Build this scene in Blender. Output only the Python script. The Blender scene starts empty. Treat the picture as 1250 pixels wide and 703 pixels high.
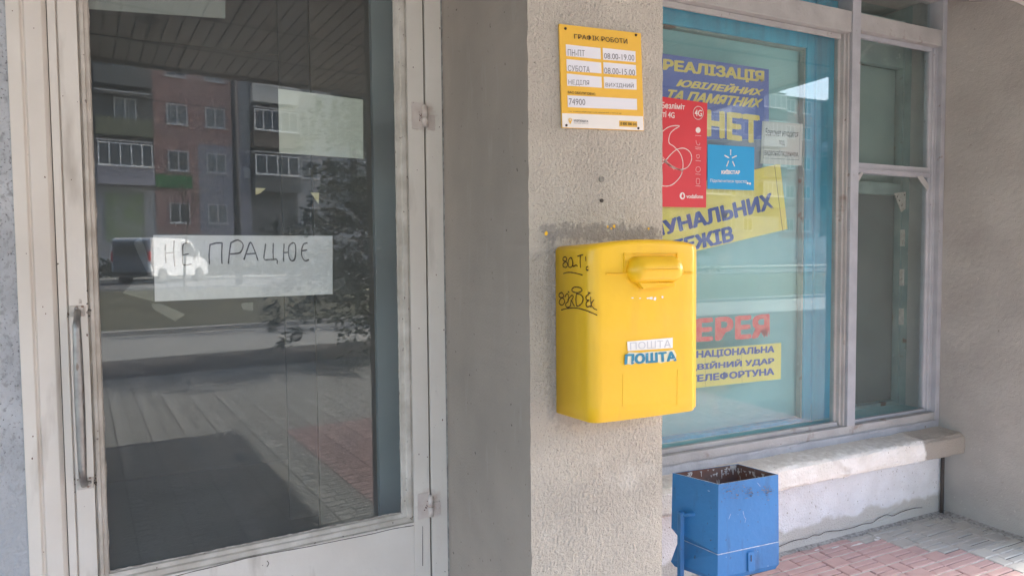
import bpy, bmesh, math, random
from mathutils import Vector, Matrix, noise
random.seed(7)
sc = bpy.context.scene
col = sc.collection
# ------------------------------------------------------------------ camera
F, YAW, PITCH, ROLL = 799.27, 0.428127, 0.0457388, -0.0089454
_f = Vector((math.sin(YAW)*math.cos(PITCH), math.cos(YAW)*math.cos(PITCH), -math.sin(PITCH)))
_r = Vector((math.cos(YAW), -math.sin(YAW), 0)); _u = _r.cross(_f)
_c, _s = math.cos(ROLL), math.sin(ROLL)
_r, _u = _c*_r+_s*_u, -_s*_r+_c*_u
CAM = Vector((0, 0, 1.5))
cd = bpy.data.cameras.new('camera'); cam = bpy.data.objects.new('camera', cd); col.objects.link(cam)
cd.sensor_width = 36; cd.lens = F/1250*36; cd.clip_start = .02; cd.clip_end = 2000
cam.matrix_world = Matrix(((_r.x, _u.x, -_f.x, CAM.x), (_r.y, _u.y, -_f.y, CAM.y), (_r.z, _u.z, -_f.z, CAM.z), (0, 0, 0, 1)))
sc.camera = cam
# ------------------------------------------------------------------ sky, sun, exposure
SUN_EL, SUN_AZ = math.radians(37.6), math.radians(85)      # azimuth from +Y towards +X
w = bpy.data.worlds.new('World'); sc.world = w; w.use_nodes = True
nt = w.node_tree; sky = nt.nodes.new('ShaderNodeTexSky'); sky.sky_type = 'NISHITA'; sky.sun_disc = False
sky.sun_elevation = SUN_EL; sky.sun_rotation = SUN_AZ; sky.dust_density = 3.0; sky.air_density = 1.0; sky.ozone_density = .6
bg = nt.nodes['Background']; bg.inputs[1].default_value = .14
nt.links.new(sky.outputs[0], bg.inputs[0])
sd = bpy.data.lights.new('sun', 'SUN'); sd.energy = 2.9; sd.angle = math.radians(.6); sd.color = (1, .97, .93)
sun = bpy.data.objects.new('sun', sd); col.objects.link(sun)
sdir = Vector((math.sin(SUN_AZ)*math.cos(SUN_EL), math.cos(SUN_AZ)*math.cos(SUN_EL), math.sin(SUN_EL)))
sun.rotation_euler = sdir.to_track_quat('Z', 'Y').to_euler(); sun.location = (6, 1, 12)
sc.view_settings.view_transform = 'Standard'; sc.view_settings.look = 'None'
sc.view_settings.gamma = 1; sc.view_settings.exposure = 3.05

# ------------------------------------------------------------------ helpers: photo pixel -> plane
def ray(x, y): return _f*F+_r*(x-625)-_u*(y-351.5)
def py(x, y, Y): d = ray(x, y); return CAM+d*(Y/d.y)
def px(x, y, X): d = ray(x, y); return CAM+d*(X/d.x)
DTH = 0.0767755
DQ = Vector((.489*1.25, 1.464*1.25, 0))
DU = Vector((math.cos(DTH), math.sin(DTH), 0)); DN = Vector((-math.sin(DTH), math.cos(DTH), 0))
def pd(x, y, v=0.0):
    """point of the door plane (v metres behind its face) in the door's own axes"""
    d = ray(x, y); t = (DN.dot(DQ)+v-DN.dot(CAM))/DN.dot(d); P = CAM+d*t
    return Vector(((P-DQ).dot(DU), v, P.z))

# ------------------------------------------------------------------ helpers: materials
def mat(name, c1, c2=None, scale=8, rough=.6, bump=0, bscale=60, metal=0, spots=None, stretch=(1, 1, 1), spec=.5, detail=6, coat=0, lo=.35, hi=.65):
    m = bpy.data.materials.new(name); m.use_nodes = True; t = m.node_tree; n = t.nodes; l = t.links
    b = n['Principled BSDF']; b.inputs['Roughness'].default_value = rough; b.inputs['Metallic'].default_value = metal
    b.inputs['Specular IOR Level'].default_value = spec; b.inputs['Coat Weight'].default_value = coat
    tc = n.new('ShaderNodeTexCoord'); mp = n.new('ShaderNodeMapping'); mp.inputs['Scale'].default_value = stretch
    l.new(tc.outputs['Object'], mp.inputs[0])
    out = None
    if c2 is not None:
        nz = n.new('ShaderNodeTexNoise'); nz.inputs['Scale'].default_value = scale; nz.inputs['Detail'].default_value = detail
        l.new(mp.outputs[0], nz.inputs['Vector'])
        mr = n.new('ShaderNodeMapRange'); mr.inputs[1].default_value = lo; mr.inputs[2].default_value = hi
        l.new(nz.outputs[0], mr.inputs[0])
        mx = n.new('ShaderNodeMix'); mx.data_type = 'RGBA'
        mx.inputs[6].default_value = (*c1, 1); mx.inputs[7].default_value = (*c2, 1)
        l.new(mr.outputs[0], mx.inputs[0]); out = mx.outputs[2]
    for sp in (spots or []):
        scs, thr, colr = sp[:3]; soft = sp[3] if len(sp) > 3 else .03; st = sp[4] if len(sp) > 4 else (1, 1, 1)
        mp2 = n.new('ShaderNodeMapping'); mp2.inputs['Scale'].default_value = st; mp2.inputs['Location'].default_value = (scs, thr*7, 3.3)
        l.new(tc.outputs['Object'], mp2.inputs[0])
        nz = n.new('ShaderNodeTexNoise'); nz.inputs['Scale'].default_value = scs; nz.inputs['Detail'].default_value = 5
        l.new(mp2.outputs[0], nz.inputs['Vector'])
        mr = n.new('ShaderNodeMapRange'); mr.inputs[1].default_value = thr; mr.inputs[2].default_value = thr+soft
        l.new(nz.outputs[0], mr.inputs[0])
        mx = n.new('ShaderNodeMix'); mx.data_type = 'RGBA'; l.new(mr.outputs[0], mx.inputs[0])
        if out is None: mx.inputs[6].default_value = (*c1, 1)
        else: l.new(out, mx.inputs[6])
        mx.inputs[7].default_value = (*colr, 1); out = mx.outputs[2]
    if out is None: b.inputs['Base Color'].default_value = (*c1, 1)
    else: l.new(out, b.inputs['Base Color'])
    if bump:
        nz = n.new('ShaderNodeTexNoise'); nz.inputs['Scale'].default_value = bscale; nz.inputs['Detail'].default_value = 5
        l.new(mp.outputs[0], nz.inputs['Vector'])
        bp = n.new('ShaderNodeBump'); bp.inputs['Strength'].default_value = min(1, bump); bp.inputs['Distance'].default_value = .004 if bump <= 1 else .004*bump
        l.new(nz.outputs[0], bp.inputs['Height']); l.new(bp.outputs[0], b.inputs['Normal'])
    m['o'] = 1
    return m
def colour_socket(m):
    b = m.node_tree.nodes['Principled BSDF']; return b.inputs['Base Color']
def add_mask(m, box, colr, jag=.02, jscale=40, soft=.01, amount=1.0):
    """mixes a colour in inside an object-space box with ragged edges: box = ((x0,x1),(z0,z1))"""
    t = m.node_tree; n = t.nodes; l = t.links; inp = colour_socket(m)
    tc = n.new('ShaderNodeTexCoord'); sx = n.new('ShaderNodeSeparateXYZ')
    nz = n.new('ShaderNodeTexNoise'); nz.inputs['Scale'].default_value = jscale; nz.inputs['Detail'].default_value = 4
    l.new(tc.outputs['Object'], nz.inputs['Vector'])
    sb = n.new('ShaderNodeVectorMath'); sb.operation = 'SUBTRACT'; sb.inputs[1].default_value = (.5, .5, .5)
    l.new(nz.outputs[1], sb.inputs[0])
    scl = n.new('ShaderNodeVectorMath'); scl.operation = 'SCALE'; scl.inputs['Scale'].default_value = jag*3; l.new(sb.outputs[0], scl.inputs[0])
    ad = n.new('ShaderNodeVectorMath'); l.new(tc.outputs['Object'], ad.inputs[0]); l.new(scl.outputs[0], ad.inputs[1])
    l.new(ad.outputs[0], sx.inputs[0])
    prev = None
    for ax, (a, b_) in zip((0, 2), box):
        for v, sgn in ((a, 1), (b_, -1)):
            mr = n.new('ShaderNodeMapRange')
            if sgn > 0: mr.inputs[1].default_value = v-soft; mr.inputs[2].default_value = v+soft
            else: mr.inputs[1].default_value = v+soft; mr.inputs[2].default_value = v-soft
            l.new(sx.outputs[ax], mr.inputs[0])
            if prev is None: prev = mr.outputs[0]
            else:
                mu = n.new('ShaderNodeMath'); mu.operation = 'MULTIPLY'; l.new(prev, mu.inputs[0]); l.new(mr.outputs[0], mu.inputs[1]); prev = mu.outputs[0]
    mu = n.new('ShaderNodeMath'); mu.operation = 'MULTIPLY'; l.new(prev, mu.inputs[0]); mu.inputs[1].default_value = amount
    mx = n.new('ShaderNodeMix'); mx.data_type = 'RGBA'; l.new(mu.outputs[0], mx.inputs[0])
    if inp.links: l.new(inp.links[0].from_socket, mx.inputs[6])
    else: mx.inputs[6].default_value = inp.default_value
    mx.inputs[7].default_value = (*colr, 1); l.new(mx.outputs[2], inp)

# ------------------------------------------------------------------ helpers: meshes
class MB:
    def __init__(s): s.v = []; s.f = []; s.mi = []
    def quad(s, a, b, c, d, mi=0):
        k = len(s.v); s.v += [tuple(a), tuple(b), tuple(c), tuple(d)]; s.f.append((k, k+1, k+2, k+3)); s.mi.append(mi)
    def poly(s, pts, mi=0):
        k = len(s.v); s.v += [tuple(p) for p in pts]; s.f.append(tuple(range(k, k+len(pts)))); s.mi.append(mi)
    def box(s, x0, x1, y0, y1, z0, z1, mi=0):
        return s.hexa([(x0, y0, z0), (x1, y0, z0), (x1, y1, z0), (x0, y1, z0)], [(x0, y0, z1), (x1, y0, z1), (x1, y1, z1), (x0, y1, z1)], mi)
    def hexa(s, bot, top, mi=0):
        return s.loft([bot, top], mi)
    def loft(s, loops, mi=0, cap=True):
        """closed loops, counterclockwise seen from the end"""
        k = len(s.v); n = len(loops[0])
        for L in loops: s.v += [tuple(p) for p in L]
        for j in range(len(loops)-1):
            for i in range(n):
                a = k+j*n+i; b = k+j*n+(i+1) % n; s.f.append((a, b, b+n, a+n)); s.mi.append(mi)
        if cap:
            s.f.append(tuple(reversed(range(k, k+n)))); s.mi.append(mi)
            e = k+(len(loops)-1)*n; s.f.append(tuple(range(e, e+n))); s.mi.append(mi)
    def tube(s, pts, r, n=10, mi=0):
        pts = [Vector(p) for p in pts]; loops = []
        rs = r if isinstance(r, (list, tuple)) else [r]*len(pts)
        ref = None
        for i, p in enumerate(pts):
            d = (pts[min(i+1, len(pts)-1)]-pts[max(i-1, 0)]).normalized()
            if ref is None: ref = Vector((0, 0, 1)) if abs(d.z) < .7 else Vector((0, 1, 0))
            a = d.cross(ref).normalized(); b = a.cross(d).normalized(); ref = b; b = -b
            loops.append([p+(a*math.cos(t)+b*math.sin(t))*rs[i] for t in [2*math.pi*q/n for q in range(n)]])
        s.loft(loops, mi)
    def grid(s, fn, nu, nv, mi=0):
        k = len(s.v)
        for j in range(nv+1):
            for i in range(nu+1): s.v.append(tuple(fn(i/nu, j/nv)))
        for j in range(nv):
            for i in range(nu):
                a = k+j*(nu+1)+i; s.f.append((a, a+1, a+nu+2, a+nu+1)); s.mi.append(mi)
    def mesh(s, name, mats):
        me = bpy.data.meshes.new(name); me.from_pydata(s.v, [], s.f)
        for m in (mats if isinstance(mats, (list, tuple)) else [mats]): me.materials.append(m)
        me.polygons.foreach_set('material_index', s.mi); me.update()
        bm = bmesh.new(); bm.from_mesh(me); bmesh.ops.recalc_face_normals(bm, faces=bm.faces); bm.to_mesh(me); bm.free()
        return me
def link(name, me, parent=None, bevel=0, smooth=False, loc=None):
    o = bpy.data.objects.new(name, me); col.objects.link(o)
    if parent is not None:
        o.parent = parent
        if parent.type == 'EMPTY' and parent.get('wm'): o.location = -Vector(parent.location)
    if loc is not None: o.location = loc
    if bevel:
        b = o.modifiers.new('bevel', 'BEVEL'); b.width = bevel; b.segments = 2; b.limit_method = 'ANGLE'; b.angle_limit = math.radians(40)
    if smooth:
        for p in me.polygons: p.use_smooth = True
    return o
def obj(name, mb, mats, parent=None, bevel=0, smooth=False): return link(name, mb.mesh(name, mats), parent, bevel, smooth)
def tag(o, label, cat, group=None):
    o['label'] = label; o['category'] = cat
    if group: o['group'] = group
    return o
def thing(name, label, cat, loc=(0, 0, 0), rz=0, group=None, world=True):
    o = bpy.data.objects.new(name, None); col.objects.link(o); o.location = loc; o.rotation_euler = (0, 0, rz)
    o.empty_display_size = .1
    if world: o['wm'] = 1
    return tag(o, label, cat, group)
def struct(o): o['kind'] = 'structure'; return o
def dup(root):
    r = root.copy(); col.objects.link(r)
    def rec(a, b):
        for ch in a.children:
            c = ch.copy(); col.objects.link(c); c.parent = b; rec(ch, c)
    rec(root, r)
    return r
def slab(pts, n, th):
    """thin plate from a planar outline, front at pts, thickness th along n"""
    m = MB(); n = Vector(n).normalized()*th
    m.loft([[Vector(p) for p in pts], [Vector(p)+n for p in pts]]); return m
_tc = {}
def text_mesh(body, bold=0, shear=0, spacing=1.0):
    cu = bpy.data.curves.new('t', 'FONT'); cu.body = body; cu.offset = bold; cu.shear = shear; cu.resolution_u = 3; cu.space_character = spacing
    o = bpy.data.objects.new('t', cu); col.objects.link(o)
    dg = bpy.context.evaluated_depsgraph_get(); me = bpy.data.meshes.new_from_object(o.evaluated_get(dg))
    bpy.data.objects.remove(o); bpy.data.curves.remove(cu)
    return me
def text_quad(name, body, corners, m, parent=None, off=(0, -.001, 0), bold=0.0, shear=0, prefix='', spacing=1.0, suffix=''):
    """letters of body fill the quad BL,BR,TR,TL; a hidden prefix runs on to its left in the same perspective"""
    bw = bold; bold = 0
    base = text_mesh(body, bold, shear, spacing)
    xs = [v.co.x for v in base.vertices]; ys = [v.co.y for v in base.vertices]
    if not xs: return None
    x0, x1, y0, y1 = min(xs), max(xs), min(ys), max(ys); shift = 0
    me = base
    if prefix or suffix:
        me = text_mesh(prefix+body+suffix, bold, shear, spacing)
        if suffix:
            fx = max(v.co.x for v in text_mesh(prefix+body, bold, shear, spacing).vertices)
        else: fx = max(v.co.x for v in me.vertices)
        shift = fx-x1
    BL, BR, TR, TL = [Vector(c) for c in corners]; off = Vector(off)
    for v in me.vertices:
        u = (v.co.x-shift-x0)/(x1-x0); t = (v.co.y-y0)/(y1-y0)
        v.co = (BL*(1-u)+BR*u)*(1-t)+(TL*(1-u)+TR*u)*t+off
    if bw:      # heavier strokes: shifted copies, each a hair in front of the last
        w_ = (BR-BL).normalized()*((BR-BL).length/(x1-x0)); h_ = (TL-BL).normalized()*((TL-BL).length/(y1-y0)); nn = w_.cross(h_).normalized()
        vs = [v.co.copy() for v in me.vertices]; fs = [tuple(p_.vertices) for p_ in me.polygons]; V, Fc = [], []
        for q, (a, b) in enumerate(((0, 0), (1, .5), (-1, .5), (1, -.5), (-1, -.5), (.5, 1), (-.5, -1))):
            k = len(V); V += [p_+w_*a*bw*1.1+h_*b*bw*.9+nn*q*.00005 for p_ in vs]; Fc += [tuple(i_+k for i_ in f) for f in fs]
        me = bpy.data.meshes.new(name); me.from_pydata(V, [], Fc)
    me.materials.clear(); me.materials.append(m)
    return link(name, me, parent)
def strokes(name, lines, mapf, width, m, parent=None, n=(0, -1, 0)):
    """hand-drawn marks: flat ribbons along polylines"""
    mb = MB(); n = Vector(n).normalized()
    for L in lines:
        P = [mapf(*p) for p in L]
        # smooth
        Q = []
        for i in range(len(P)-1):
            for k in range(4):
                t = k/4; p0 = P[max(i-1, 0)]; p1 = P[i]; p2 = P[i+1]; p3 = P[min(i+2, len(P)-1)]
                Q.append(.5*((2*p1)+(p2-p0)*t+(2*p0-5*p1+4*p2-p3)*t*t+(-p0+3*p1-3*p2+p3)*t*t*t))
        Q.append(P[-1])
        for i in range(len(Q)-1):
            d = (Q[i+1]-Q[i])
            if d.length < 1e-6: continue
            s_ = d.normalized().cross(n)*width*.5*random.uniform(.8, 1.15); e = d.normalized()*width*.2
            mb.quad(Q[i]-s_-e, Q[i]+s_-e, Q[i+1]+s_+e, Q[i+1]-s_+e)
    o = obj(name, mb, m, parent)
    if len(lines) > 1: o['kind'] = 'stuff'
    return o

# ------------------------------------------------------------------ materials
M = {}
M['pebble'] = mat('pebbledash', (.53, .49, .43), (.45, .415, .365), 6, .92, 1.0, 330, spots=[(260, .62, (.26, .24, .21), .08), (6, .62, (.55, .52, .47), .1)])
M['jamb'] = mat('brown_grey_paint', (.42, .36, .31), (.36, .312, .27), 4, .8, .35, 160, spots=[(9, .6, (.43, .38, .34), .2, (3, 3, .6)), (70, .70, (.11, .095, .085), .03)])
M['sidewall'] = mat('rough_plaster', (.43, .425, .40), (.37, .362, .34), 4, .93, .8, 200, spots=[(2.2, .55, (.30, .285, .265), .35), (24, .72, (.18, .165, .145), .05), (60, .66, (.48, .46, .43), .06)])
M['whiteplaster'] = mat('white_roughcast', (.84, .86, .88), (.76, .77, .78), 9, .9, 2.0, 120, spots=[(70, .66, (.42, .40, .36), .04)])
M['sill'] = mat('sill_paint', (.86, .85, .81), (.76, .74, .68), 10, .9, 2.2, 90, spots=[(9, .60, (.52, .48, .42), .2), (60, .66, (.36, .33, .29), .08)])
M['framegrey'] = mat('grey_window_paint', (.40, .425, .46), (.33, .35, .385), 9, .6, .4, 90, spots=[(18, .68, (.24, .22, .20), .05), (80, .72, (.16, .14, .12), .03)])
M['framebeige'] = mat('old_beige_window_paint', (.41, .42, .42), (.33, .335, .335), 7, .65, .5, 80, spots=[(12, .62, (.25, .22, .19), .1), (70, .71, (.16, .13, .11), .03)])
M['door'] = mat('old_white_door_paint', (.82, .775, .71), (.75, .70, .635), 5, .5, .25, 60, spots=[(7, .60, (.55, .50, .44), .15, (2, 2, .4)), (95, .745, (.16, .12, .09), .02), (30, .72, (.36, .30, .25), .05)])
M['doordark'] = mat('door_grime_and_gap_shade', (.09, .075, .06), (.16, .14, .12), 30, .9)
M['bead'] = mat('glazing_bead_paint', (.68, .64, .58), (.50, .46, .40), 18, .6, .4, 90, spots=[(60, .68, (.22, .18, .15), .04)])
M['hinge'] = mat('painted_hinge', (.73, .66, .61), (.64, .55, .50), 30, .5, .4, 200, spots=[(70, .66, (.20, .075, .045), .06)])
M['rust'] = mat('rust', (.20, .085, .05), (.11, .05, .035), 60, .9, .5, 200)
M['steel'] = mat('worn_steel', (.40, .39, .375), (.31, .30, .29), 40, .45, .2, 200, metal=.85, spots=[(60, .64, (.24, .20, .17), .05, (2, 2, .4))])
M['plate'] = mat('handle_plate_paint', (.62, .59, .54), (.50, .46, .41), 50, .5, .4, 150, spots=[(90, .62, (.22, .12, .08), .05)])
M['leftwall'] = mat('speckled_grey_render', (.60, .62, .65), (.42, .44, .47), 7, .9, 1.6, 90, spots=[(90, .53, (.36, .37, .39), .12, (1, 1, .7)), (190, .60, (.18, .18, .19), .10)])
M['soffit'] = mat('soffit_board_paint', (.44, .41, .36), (.38, .355, .31), 5, .6)
M['canopy'] = mat('canopy_concrete', (.45, .44, .42), (.36, .35, .33), 4, .9, .6, 40)
M['beamwhite'] = mat('white_painted_beam', (.72, .73, .72), (.58, .59, .58), 8, .8, .6, 60, spots=[(18, .66, (.38, .36, .33), .04)])
M['yellow'] = mat('mailbox_yellow', (.87, .525, .016), (.83, .485, .018), 5, .40, .22, 30, spots=[(34, .74, (.60, .38, .05), .03), (9, .60, (.76, .44, .03), .25, (3, 3, .6))], coat=.15)
M['white'] = mat('white_sticker', (.85, .85, .84), (.78, .78, .77), 30, .6)
M['black'] = mat('black_marker', (.035, .022, .02), rough=.7)
M['inkbrown'] = mat('brown_marker', (.06, .022, .012), rough=.7)
M['pencil'] = mat('grey_marker', (.10, .095, .11), rough=.8)
M['signyellow'] = mat('sign_yellow', (.80, .47, .06), (.77, .45, .055), 4, .4)
M['signwhite'] = mat('sign_white', (.80, .77, .74), rough=.4)
M['signwhite2'] = mat('sign_insert', (.74, .74, .80), rough=.45)
M['signtext'] = mat('sign_text', (.09, .06, .03), rough=.5)
M['signgrey'] = mat('insert_text', (.16, .16, .18), rough=.5)
M['inkteal'] = mat('teal_ink', (.02, .19, .33), (.03, .26, .40), 80, .6, spots=[(90, .62, (.55, .6, .6), .05)])
M['embossgrey'] = mat('pale_grey_ink', (.56, .56, .60), rough=.6)
M['paper'] = mat('white_paper', (.90, .90, .93), (.85, .85, .88), 4, .8, 2.5, 9)
M['papergreen'] = mat('pale_green_paper', (.72, .75, .67), (.68, .71, .63), 4, .8)
M['paperyellow'] = mat('yellow_paper_scrap', (.80, .74, .46), rough=.8)
M['red'] = mat('sticker_red', (.62, .03, .045), rough=.45)
M['cyan'] = mat('sticker_blue', (.0, .32, .66), rough=.45)
M['postblue'] = mat('poster_faded_blue', (.10, .15, .46), (.12, .18, .48), 10, .7)
M['postyel'] = mat('poster_faded_yellow', (.80, .69, .17), (.75, .65, .19), 10, .7)
M['lblue'] = mat('letter_blue', (.06, .09, .34), rough=.7)
M['lyel'] = mat('letter_yellow', (.72, .61, .18), rough=.7)
M['lred'] = mat('letter_red', (.74, .10, .09), (.74, .2, .17), 40, .7)
M['notice'] = mat('notice_paper', (.50, .54, .52), rough=.8)
M['ltext'] = mat('notice_ink', (.08, .10, .10), rough=.8)
M['bluepaint'] = mat('inner_blue_paint', (.07, .50, .72), (.07, .40, .60), 6, .55, .3, 50, stretch=(4, 4, .6), spots=[(25, .68, (.20, .45, .55), .06)])
M['tealboard'] = mat('teal_board', (.33, .60, .61), (.26, .52, .54), 1.5, .75, spots=[(3, .6, (.48, .60, .55), .3)])
M['tealdark'] = mat('dusty_teal_paint', (.27, .37, .35), (.20, .28, .27), 7, .7, spots=[(8, .64, (.16, .10, .07), .05), (30, .66, (.33, .42, .40), .05)])
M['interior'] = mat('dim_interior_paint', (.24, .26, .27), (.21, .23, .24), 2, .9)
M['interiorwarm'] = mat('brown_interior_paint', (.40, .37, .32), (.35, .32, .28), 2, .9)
M['mesh'] = mat('dark_screen_cloth', (.10, .125, .12), (.085, .105, .10), 6, .9)
M['binblue'] = mat('bin_blue_paint', (.020, .18, .47), (.018, .150, .39), 4, .45, .35, 40, spots=[(55, .68, (.03, .08, .16), .04), (120, .74, (.3, .45, .6), .02), (10, .60, (.02, .11, .27), .2, (2, 2, .5))])
M['binin'] = mat('bin_rusty_inside', (.12, .10, .10), (.16, .08, .065), 14, .8, .4, 60, spots=[(18, .62, (.055, .05, .05), .08), (45, .64, (.40, .41, .42), .03, (1, 1, .3))])
M['binscuff'] = mat('bin_scuffs', (.03, .06, .11), (.16, .19, .24), 60, .7)
M['edge'] = mat('bare_metal_edge', (.45, .55, .66), (.25, .35, .5), 60, .5)
M['brickred'] = mat('paver_red', (.58, .40, .375), (.50, .335, .315), 7, .85, .5, 120, spots=[(11, .60, (.50, .38, .35), .2)])
M['brickgrey'] = mat('paver_grey', (.50, .49, .455), (.43, .42, .39), 7, .85, .5, 120, spots=[(9, .60, (.46, .45, .41), .2)])
M['brickcream'] = mat('paver_cream', (.62, .61, .55), (.54, .53, .49), 7, .85, .5, 120)
M['mortar'] = mat('paver_joint_sand', (.12, .11, .10), (.07, .065, .06), 30, .95)
M['brickplaza'] = mat('paver_plaza', (.35, .345, .32), (.29, .285, .265), 5, .85, .5, 120)
M['brickplazared'] = mat('paver_plaza_red', (.36, .25, .235), (.31, .215, .205), 5, .85, .5, 120)
M['pave'] = mat('plaza_concrete', (.34, .335, .31), (.29, .285, .265), 2, .9, .4, 30)
M['asphalt'] = mat('asphalt', (.17, .165, .16), (.14, .138, .135), 1.2, .9, .4, 60)
M['kerb'] = mat('kerb_concrete', (.42, .41, .39), (.34, .33, .31), 6, .9)
M['lawn'] = mat('dry_grass', (.12, .115, .075), (.09, .088, .06), 1.6, .95, 1, 12)
M['ground'] = mat('bare_ground', (.20, .185, .15), (.16, .15, .12), .4, .95)
M['debris'] = mat('mortar_debris', (.42, .41, .39), (.22, .21, .20), 60, .95, 1, 100)
M['darkgap'] = mat('crack_shadow_dirt', (.07, .06, .055), rough=.95)
def glass_mat(name, tint, ior=1.5, dust=.03, dcol=(.5, .52, .5)):
    m = bpy.data.materials.new(name); m.use_nodes = True; t = m.node_tree; n = t.nodes; l = t.links; n.clear()
    o = n.new('ShaderNodeOutputMaterial'); tr = n.new('ShaderNodeBsdfTransparent'); tr.inputs[0].default_value = (*tint, 1)
    gl = n.new('ShaderNodeBsdfGlossy'); gl.inputs['Roughness'].default_value = .0; gl.inputs[0].default_value = (1, 1, 1, 1)
    fr = n.new('ShaderNodeFresnel'); ge = n.new('ShaderNodeNewGeometry'); io = n.new('ShaderNodeMapRange')      # same reflectance entering and leaving the pane
    io.inputs[3].default_value = ior; io.inputs[4].default_value = 1/ior; l.new(ge.outputs['Backfacing'], io.inputs[0]); l.new(io.outputs[0], fr.inputs[0])
    m1 = n.new('ShaderNodeMixShader'); l.new(fr.outputs[0], m1.inputs[0]); l.new(tr.outputs[0], m1.inputs[1]); l.new(gl.outputs[0], m1.inputs[2])
    df = n.new('ShaderNodeBsdfDiffuse'); df.inputs[0].default_value = (*dcol, 1)
    tc = n.new('ShaderNodeTexCoord'); nz = n.new('ShaderNodeTexNoise'); nz.inputs['Scale'].default_value = 3; nz.inputs['Detail'].default_value = 7
    l.new(tc.outputs['Object'], nz.inputs['Vector'])
    mr = n.new('ShaderNodeMapRange'); mr.inputs[1].default_value = .3; mr.inputs[2].default_value = .75; mr.inputs[3].default_value = dust*.5; mr.inputs[4].default_value = dust*1.7
    l.new(nz.outputs[0], mr.inputs[0])
    m2 = n.new('ShaderNodeMixShader'); l.new(mr.outputs[0], m2.inputs[0]); l.new(m1.outputs[0], m2.inputs[1]); l.new(df.outputs[0], m2.inputs[2])
    l.new(m2.outputs[0], o.inputs[0]); return m
M['glass'] = glass_mat('dusty_door_glass', (.93, .95, .94), 1.48, .055, (.50, .53, .54))
M['wglass'] = glass_mat('dusty_window_glass', (.93, .97, .97), 1.5, .035, (.5, .58, .57))
M['tape'] = glass_mat('clear_tape', (.95, .95, .95), 1.5, .06, (.75, .75, .75))
M['farglass'] = mat('far_window_glass', (.03, .035, .045), (.06, .065, .08), .5, .08, spec=.8)

# ================================================================== SETTING: ground
def gz(Y): return 0 if Y > -12 else (.6 if Y < -21 else .6*(-12-Y)/9)
g = MB(); g.quad((-300, -300, -.03), (300, -300, -.03), (300, 300, -.03), (-300, 300, -.03)); struct(obj('ground', g, M['ground']))
mb = MB()
mb.box(-14, 40, -8.0, 2.5, -.02, -.006)                       # bedding under the pavers
pav = struct(obj('pavement', mb, M['mortar']))
mb = MB(); mb.box(-40, 60, -11.7, -8.004, -.02, .0); struct(obj('plaza', mb, M['pave']))
mb = MB(); mb.box(-40, 60, -11.9, -11.7, -.02, .10); struct(obj('kerb', mb, M['kerb'], bevel=.01))
mb = MB()
mb.grid(lambda u, v: (-60+150*u, -11.9-8.6*v, gz(-11.9-8.6*v)+.03*noise.noise(Vector((u*60, v*6, 0)))), 150, 14)
struct(obj('lawn', mb, M['lawn']))
mb = MB(); mb.box(-60, 90, -20.65, -20.5, .3, .66); struct(obj('kerb', mb, M['kerb'], bevel=.01))
mb = MB(); mb.box(-60, 90, -31, -20.65, .3, .55); struct(obj('road', mb, M['asphalt']))
mb = MB(); mb.box(-60, 90, -60, -31, .3, .68); struct(obj('far_pavement', mb, M['pave']))
# pavers: basket weave, slabs of 250 mm holding four pairs of small bricks
def red_zone(x, y):
    n_ = .14*noise.noise(Vector((x*1.7, y*1.7, 2)))
    if y > 1.0:
        if x > 3.42 and y < 1.98: return 'cream'
        if y > 2.25-.95*(x-3.15)+.3*n_: return 'grey'
        return 'red'
    if x > 1.18 and -2.33 < y: return 'plazared'
    return 'plaza'
bricks = []; X0, Y0 = 2.43-.25*14, 2.33-.25*34; P3 = .25/3
for i in range(24):
    for j in range(35*3):
        qx = X0+.25*i; qy = Y0+P3*j
        if (j+i) % 2: bricks += [(qx, qx+.125, qy, qy+P3), (qx+.125, qx+.25, qy, qy+P3/2), (qx+.125, qx+.25, qy+P3/2, qy+P3)]
        elif j % 3 == 1: bricks += [(qx, qx+.25, qy, qy+P3/2), (qx, qx+.25, qy+P3/2, qy+P3)]
        else: bricks += [(qx, qx+.083, qy, qy+P3), (qx+.083, qx+.25, qy, qy+P3/2), (qx+.083, qx+.25, qy+P3/2, qy+P3)]
stuff = {'red': MB(), 'grey': MB(), 'cream': MB(), 'plaza': MB(), 'plazared': MB()}; pieces = []
mcache = {}
def brick_mesh(dx, dy, kind, var):
    key = (round(dx, 3), round(dy, 3), kind, var)
    if key not in mcache:
        m = MB(); g_ = .0028; a, b = dx/2-g_, dy/2-g_; c = .004
        t = random.uniform(-.0012, .0012)
        m.loft([[(-a, -b, -.03), (a, -b, -.03), (a, b, -.03), (-a, b, -.03)], [(-a, -b, -.004), (a, -b, -.004), (a, b, -.004), (-a, b, -.004)],
                [(-a+c, -b+c, t), (a-c, -b+c, -t), (a-c, b-c, -t), (-a+c, b-c, t)]])
        mcache[key] = m.mesh('paving_brick', M['brick'+kind])
    return mcache[key]
for (x0, x1, y0, y1) in bricks:
    xc, yc = (x0+x1)/2, (y0+y1)/2; kind = red_zone(xc, yc)
    if yc > 2.40: continue
    if x0 > 3.85 and yc > 1.75: continue
    if 2.36 < xc < 3.98 and yc > 1.52 and not (xc < 2.9 and yc < 1.85) :
        pieces.append((xc, yc, x1-x0, y1-y0, kind))
    else:
        m = stuff[kind]; gx, gy = .0032, .0075; z = random.uniform(-.001, .001)
        m.loft([[(x0+gx, y0+gy, -.012), (x1-gx, y0+gy, -.012), (x1-gx, y1-gy, -.012), (x0+gx, y1-gy, -.012)], [(x0+gx*1.3, y0+gy, z), (x1-gx*1.3, y0+gy, z), (x1-gx*1.3, y1-gy, z), (x0+gx*1.3, y1-gy, z)]])
pieces.sort(key=lambda p: p[0]*.3-p[1]); pieces_far = pieces[300:]; 
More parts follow.
